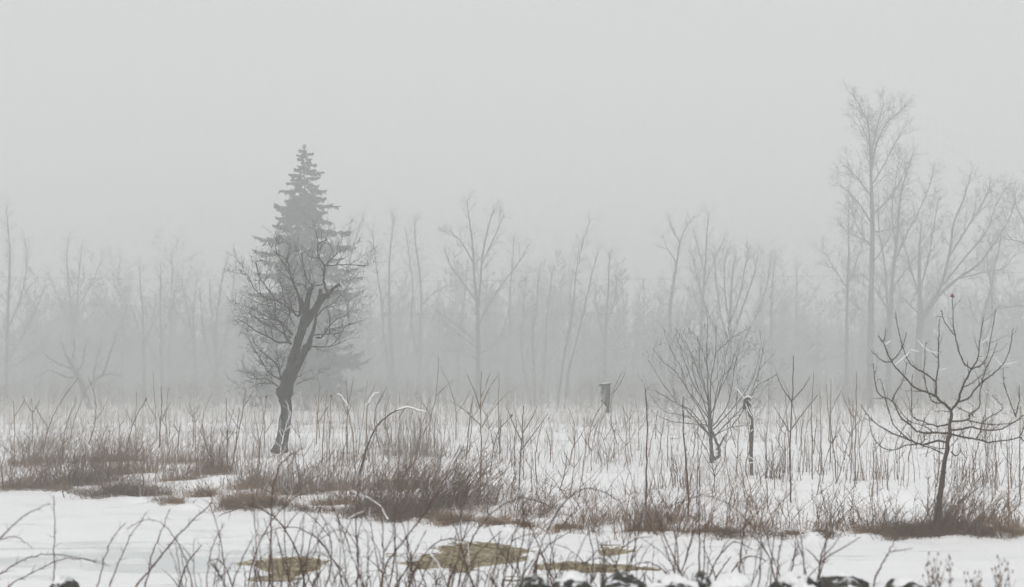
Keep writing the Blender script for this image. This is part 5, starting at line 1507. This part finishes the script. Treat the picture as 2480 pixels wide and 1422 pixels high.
# ------------------------------------------------------------------ canes in the blurred foreground
FG = [
    ("upright thin cane nearest the left edge, foreground", [(130, 1425), (131, 1360), (133, 1280), (130, 1200)], 4.0, 10.2, 'stem_red'),
    ("low cane arching over the grey ice at left, upper of two", [(-40, 1420), (10, 1384), (60, 1355), (112, 1343), (180, 1350), (262, 1370)], 4.0, 10.0, 'stem_red'),
    ("low cane arching over the grey ice at left, lower of two", [(18, 1425), (60, 1398), (105, 1374), (150, 1355), (200, 1354), (255, 1364)], 3.4, 10.3, 'stem_red'),
    ("cane curving up and over at the left edge, foreground", [(-20, 1325), (26, 1278), (73, 1240), (122, 1221)], 3.6, 9.0, 'stem_red'),
    ("drooping fine cane at the left edge, foreground", [(-10, 1310), (30, 1300), (55, 1308), (78, 1330)], 2.6, 9.6, 'stem_red'),
    ("slanting cane before the grey ice, first of a pair", [(235, 1425), (257, 1345), (272, 1304), (305, 1266)], 3.8, 9.8, 'stem_red'),
    ("slanting cane before the grey ice, second of a pair", [(262, 1425), (294, 1348), (314, 1302), (356, 1240)], 3.8, 9.9, 'stem_red'),
    ("long straight cane leaning right past the grey ice's end", [(350, 1425), (368, 1350), (384, 1300), (412, 1232)], 4.4, 10.0, 'stem_red'),
    ("thick cane leaning far right with a frosted bent tip", [(328, 1425), (360, 1385), (389, 1348), (422, 1307), (470, 1258), (512, 1217), (505, 1195), (488, 1185)], 5.2, 9.7, 'stem_red'),
    ("cane crossing behind the thick leaning one", [(544, 1425), (543, 1370), (532, 1300), (510, 1226)], 3.8, 10.2, 'stem_red'),
    ("thick dark upright cane below the leaning tree", [(652, 1425), (655, 1340), (657, 1267), (660, 1194), (683, 1122), (735, 1085)], 6.0, 10.2, 'stem_red'),
    ("straight cane just left of the thick dark upright", [(632, 1425), (622, 1340), (616, 1260), (612, 1190)], 4.0, 9.8, 'stem_red'),
    ("tall cane leaning right through the densest shrub, foreground", [(925, 1425), (935, 1370), (985, 1300), (1030, 1240), (1085, 1150), (1125, 1080)], 5.2, 10.4, 'stem_red'),
    ("upright cane before the olive meltwater's left end", [(925, 1425), (928, 1350), (926, 1270), (922, 1190)], 4.6, 9.6, 'stem_red'),
    ("bowed cane sweeping up right before the centre bank", [(865, 1425), (868, 1350), (862, 1250), (872, 1150), (890, 1080)], 4.8, 10.4, 'stem_red'),
    ("stout frosted twig before the centre bank, pointing up left", [(940, 1258), (918, 1222), (885, 1205), (850, 1188)], 4.2, 10.6, 'stem_frost'),
    ("stout frosted twig before the centre bank, pointing right", [(842, 1258), (862, 1246), (880, 1238)], 4.0, 10.6, 'stem_frost'),
    ("frosted twig over the olive meltwater", [(1070, 1385), (1050, 1350), (1025, 1325), (1000, 1298)], 4.0, 9.4, 'stem_frost'),
    ("leaning forked cane over the right end of the big meltwater patch", [(1215, 1425), (1225, 1370), (1240, 1310), (1262, 1255), (1290, 1200)], 4.6, 10.2, 'stem_red'),
    ("cane rising right above the long meltwater patch", [(1270, 1425), (1295, 1360), (1330, 1320), (1375, 1290), (1420, 1280)], 3.8, 9.9, 'stem_red'),
    ("forked twiggy cane over the long meltwater patch", [(1500, 1425), (1490, 1380), (1505, 1330), (1520, 1290), (1560, 1262)], 4.4, 10.0, 'stem_red'),
    ("slanting cane right of the long meltwater patch", [(1640, 1425), (1632, 1380), (1612, 1330), (1598, 1285)], 4.6, 9.8, 'stem_red'),
    ("straight knobbed cane rising from the dark boulders, left of a pair", [(1692, 1425), (1694, 1330), (1692, 1240), (1698, 1130)], 5.2, 10.0, 'stem_red'),
    ("straight knobbed cane rising from the dark boulders, right of a pair", [(1703, 1425), (1705, 1340), (1708, 1270), (1703, 1220)], 4.2, 10.1, 'stem_red'),
    ("cane bent down right from the knobbed pair", [(1738, 1425), (1728, 1380), (1712, 1345), (1704, 1325)], 4.0, 10.0, 'stem_red'),
    ("tall straight cane midway along the dark boulders", [(1795, 1425), (1793, 1360), (1800, 1290), (1806, 1240)], 5.0, 9.9, 'stem_red'),
    ("knotted stubby cane with many buds by the pale boulder", [(1878, 1425), (1884, 1370), (1890, 1325), (1900, 1290)], 5.6, 9.6, 'stem_red'),
    ("thin straight cane left of the knotted stubby one", [(1866, 1425), (1870, 1360), (1878, 1290), (1885, 1240)], 4.2, 9.7, 'stem_red'),
    ("slender cane bending left by the pale boulder", [(1952, 1400), (1945, 1355), (1930, 1310), (1918, 1255)], 4.0, 9.7, 'stem_red'),
    ("lone slanting cane with one side twig before the apple tree", [(2118, 1408), (2132, 1375), (2148, 1345), (2165, 1312), (2180, 1285)], 4.6, 9.5, 'stem_red'),
]
for i, (lab, pts, w, Y, mt) in enumerate(FG):
    kw = {}
    if "one side twig" in lab: kw['branch'] = [([(2153, 1337), (2180, 1333), (2210, 1328)], 3.0)]
    if "forked cane" in lab: kw['branch'] = [([(1240, 1310), (1262, 1300), (1300, 1290)], 3), ([(1228, 1360), (1200, 1310), (1180, 1270)], 3)]
    if "forked twiggy" in lab: kw['branch'] = [([(1505, 1330), (1540, 1305), (1580, 1300)], 3), ([(1495, 1365), (1465, 1340), (1450, 1310)], 3), ([(1510, 1320), (1505, 1280), (1495, 1250)], 2.6)]
    px0, py0 = pts[0]
    if py0 > 1395 and mt != 'stem_frost':                # rooted below the frame
        sl = (pts[1][0] - px0) / (pts[1][1] - py0)
        r0 = HY + (CAMZ - gz((px0 - CX) / FPX * Y, Y) + 0.03) / Y * FPX
        pts = [(px0 + max(-0.25, min(0.25, sl)) * (r0 - py0), r0)] + pts
    stalk("frosted_twig" if mt == 'stem_frost' else "bramble_cane", lab, pts, w * 1.12, 400 + i, mt, spur=12, spur_l=0.15, cat="twig" if mt == 'stem_frost' else "cane", group="canes in the blurred foreground", Y=Y, drift=0.5 if len(pts) > 4 else 0.2, node=0.45, **kw)

# the forked weed before the boulders at right
stalk("forked_weed", "dark weed forking widely into four arms before the right-hand boulders", [(1976, 1440), (1983, 1390), (1988, 1352), (2000, 1315), (2012, 1285), (2034, 1255)], 6.0, 460, 'stem_red', spur=6, spur_l=0.09, cat="weed", group="canes in the blurred foreground", Y=9.4, drift=0.3, node=0.4,
      branch=[([(1990, 1362), (2010, 1345), (2045, 1325), (2085, 1300)], 4.2), ([(1986, 1366), (1970, 1345), (1950, 1328)], 3.6), ([(1988, 1352), (2020, 1320), (2040, 1285)], 3.6)])

def tangle():
    R = random.Random(55)
    zones = [(430, 640, 24, "right of the grey ice"), (640, 720, 15, "before the small meltwater's left half"), (720, 800, 15, "before the small meltwater's right half"), (800, 890, 16, "just right of the small meltwater"), (890, 980, 16, "just left of the big meltwater"),
             (980, 1110, 22, "before the big meltwater's left half"), (1110, 1240, 22, "before the big meltwater's right half"), (1240, 1350, 16, "over the first two boulders"), (1350, 1460, 16, "left of the third boulder"), (1460, 1700, 26, "right of the long meltwater"), (1700, 1960, 20, "along the middle boulders")]
    c = 0
    for a, b, n, where in zones:
        for i in range(n):
            px = a + (b - a) * (i + R.random()) / n
            Y = R.uniform(9.2, 11.8)
            x0 = (px - CX) / FPX * Y
            z0 = gz(x0, Y)
            r0 = HY + (CAMZ - z0 + 0.03) / Y * FPX
            top = R.uniform(1175, 1370) if R.random() < 0.65 else R.uniform(1290, 1400)
            Ht = r0 - top
            lean = R.gauss(0.12, 0.30)
            m = R.random()
            if m < 0.10:                                # arching cane
                L = Ht * R.uniform(0.6, 1.1) * (1 if R.random() < 0.6 else -1)
                pts = [(px, r0), (px + 0.12 * L, r0 - 0.5 * Ht), (px + 0.35 * L, r0 - 0.85 * Ht), (px + 0.65 * L, r0 - Ht), (px + L, r0 - 0.9 * Ht)]
            else:
                bow = R.gauss(0, 0.06) * Ht
                pts = [(px, r0), (px + lean * Ht * .3 + bow, r0 - .35 * Ht), (px + lean * Ht * .62 + bow, r0 - .7 * Ht), (px + lean * Ht, r0 - Ht)]
            frost = R.random() < 0.09
            br = []
            if R.random() < 0.6:
                j = R.choice((1, 2))
                q = pts[j]
                s = R.choice((-1, 1)) * R.uniform(0.25, 0.8)
                l = Ht * R.uniform(0.15, 0.4)
                br = [([q, (q[0] + s * l * .5, q[1] - l * .45), (q[0] + s * l * 1.05, q[1] - l * .75)], 2.6)]
            stalk("bramble_cane", ("frosted" if frost else "dark") + (" arching" if m < 0.10 else " left-leaning" if lean < -0.08 else " right-leaning" if lean > 0.25 else " upright") + f" foreground cane, {nth(i)} of those {where}", pts, R.uniform(2.0, 3.4) if frost else R.uniform(2.4, 5.4), 500 + c, 'stem_frost' if frost else 'stem_red',
                  spur=12, spur_l=0.15, branch=br, cat="cane", group="foreground canes " + where, Y=Y, drift=R.uniform(-.5, .5), node=0.4)
            c += 1
tangle()

# seed-headed weeds at the lower right
def seed_weed(label, px, py, h, w, n, seed, Y):
    R = random.Random(seed)
    T, H = Tubes(), Tubes()
    bx, _, _ = at(px, py, Y)
    bz = gz(bx, Y)
    top = CAMZ - (py - h - HY) / FPX * Y
    for i in range(n):
        a = R.uniform(0, 6.28)
        hh = (top - bz) * R.uniform(0.72, 1.0)
        ln = R.uniform(0.02, 0.5) * w / h * 0.6
        pts = stem(T, (bx + R.gauss(0, .04), Y + R.gauss(0, .05), bz), hh, a, ln, 0.0035, R, seg=6, twigs=9, tw=0.22, wob=0.05)
        for q in (pts[-1], pts[-2], pts[-3]):
            q = (q[0] + R.gauss(0, .012), q[1], q[2] + R.gauss(0, .01))
            H.add([(q[0], q[1], q[2] - .012), q, (q[0], q[1], q[2] + .014)], [0.002, 0.0055, 0.001], 5)
    o = (bx, Y, bz)
    e = empty("seed_head_weed", o)
    tag(link("stems", T.mesh("stems", o), M['stem_grey'], e), kind="stuff")
    tag(link("seed_heads", H.mesh("seed_heads", o), M['stem_brown'], e), kind="stuff")
    tag(e, label, "weed", "seed-headed weeds in the foreground")
seed_weed("bushy grey weed with dark seed heads below the apple tree", 2270, 1420, 95, 110, 12, 71, 9.0)
seed_weed("sparse seed-headed weed in the lower right corner", 2420, 1420, 95, 130, 7, 72, 9.2)
seed_weed("small seed-headed weed between the bushy and the corner weed", 2370, 1425, 60, 70, 6, 73, 9.1)

# ------------------------------------------------------------------ dark boulders with snow along the bottom edge
def boulder(label, px, py, w, seed, Y, snowy=0.5, squash=1.0):
    import bmesh
    R = random.Random(seed)
    x, _, top = at(px, py + 8, Y)
    z0 = gz(x, Y)
    W = w / FPX * Y * 0.5
    H = top - z0 + 0.05
    def rock_mesh(name, grow_, cut):
        bm = bmesh.new()
        bmesh.ops.create_icosphere(bm, subdivisions=4, radius=1.0)
        C = np.array([v.co[:] for v in bm.verts])
        N1 = vnoise(C[:, 0] * 1.6 + seed, C[:, 1] * 1.6 + C[:, 2] * 1.3, seed).tolist()
        N2 = vnoise(C[:, 0] * 5.5 + seed, C[:, 1] * 5 + C[:, 2] * 4.3, seed + 1).tolist()
        for v, n1, n2 in zip(bm.verts, N1, N2):
            c = v.co.copy()
            f = 1 + 0.46 * n1 + 0.26 * n2
            v.co = (c.x * W * 1.05 * f, c.y * 0.32 * f, H * 0.44 + c.z * H * 0.46 * (1 + 0.30 * n1 + 0.24 * n2) * squash)
        if cut is not None:
            bm.normal_update()
            C = np.array([v.co[:] for v in bm.verts])
            for v, nk in zip(bm.verts, vnoise(C[:, 0] * 5 + seed, C[:, 1] * 5, seed + 5).tolist()):
                k = v.normal.z + 1.1 * nk
                v.co += v.normal * grow_ * max(-1.5, min(1, (k - cut) * 2.2))
        me = bpy.data.meshes.new(name)
        bm.to_mesh(me); bm.free()
        for p in me.polygons: p.use_smooth = True
        return me
    e = empty("boulder", (x, Y, z0))
    link("stone", rock_mesh("stone", 0, None), M['rock'], e)
    me = rock_mesh("snow_cap", 0.045, 1.36 - snowy)
    if len(me.polygons):
        link("snow_cap", me, M['snow'], e)
    tag(e, label, "boulder", "dark boulders along the bottom edge")
for a in (("leftmost dark boulder of the right-hand row, flecked with snow", 1300, 1397, 90, 1, 8.8, 0.35), ("rough dark boulder second in the row, half snowed over", 1395, 1402, 110, 2, 8.6, 0.45),
          ("humped black boulder third in the row", 1510, 1392, 120, 3, 8.9, 0.25), ("low black boulder fourth in the row", 1635, 1402, 130, 4, 8.7, 0.3),
          ("small pointed black stone at the foot of the knobbed canes", 1703, 1390, 40, 5, 9.0, 0.1), ("snow-dusted flat boulder in the middle of the row", 1775, 1410, 110, 6, 8.6, 0.6),
          ("pale mossy boulder streaked with snow", 1925, 1396, 100, 7, 8.7, 0.5), ("widest humped black boulder towards the right", 2048, 1396, 150, 8, 8.8, 0.15),
          ("last black boulder of the row, low and rounded", 2205, 1404, 120, 9, 8.8, 0.15), ("small dark stone alone at the lower left", 152, 1408, 44, 10, 9.2, 0.3)):
    boulder(*a)

# ------------------------------------------------------------------ the fog itself
def haze():
    import bmesh
    bm = bmesh.new()
    bmesh.ops.create_cube(bm, size=1.0)
    x0, x1, y0, y1, z0, z1 = -345, 345, -55, 345, -1.3, 28.4
    for v in bm.verts:
        v.co = (x0 if v.co.x < 0 else x1, y0 if v.co.y < 0 else y1, z0 if v.co.z < 0 else z1)
    me = bpy.data.meshes.new("haze")
    bm.to_mesh(me); bm.free()
    m = bpy.data.materials.new("haze")
    m.use_nodes = True
    n, l = m.node_tree.nodes, m.node_tree.links
    n.clear()
    out = n.new("ShaderNodeOutputMaterial")
    pv = n.new("ShaderNodeVolumePrincipled")
    pv.inputs["Color"].default_value = (0.745, 0.765, 0.755, 1)
    pv.inputs["Density"].default_value = HAZE_DENSITY
    pv.inputs["Anisotropy"].default_value = 0.0
    l.new(pv.outputs["Volume"], out.inputs["Volume"])
    o = link("haze", me, m)
    tag(o, kind="stuff")
    o.visible_shadow = True
haze()
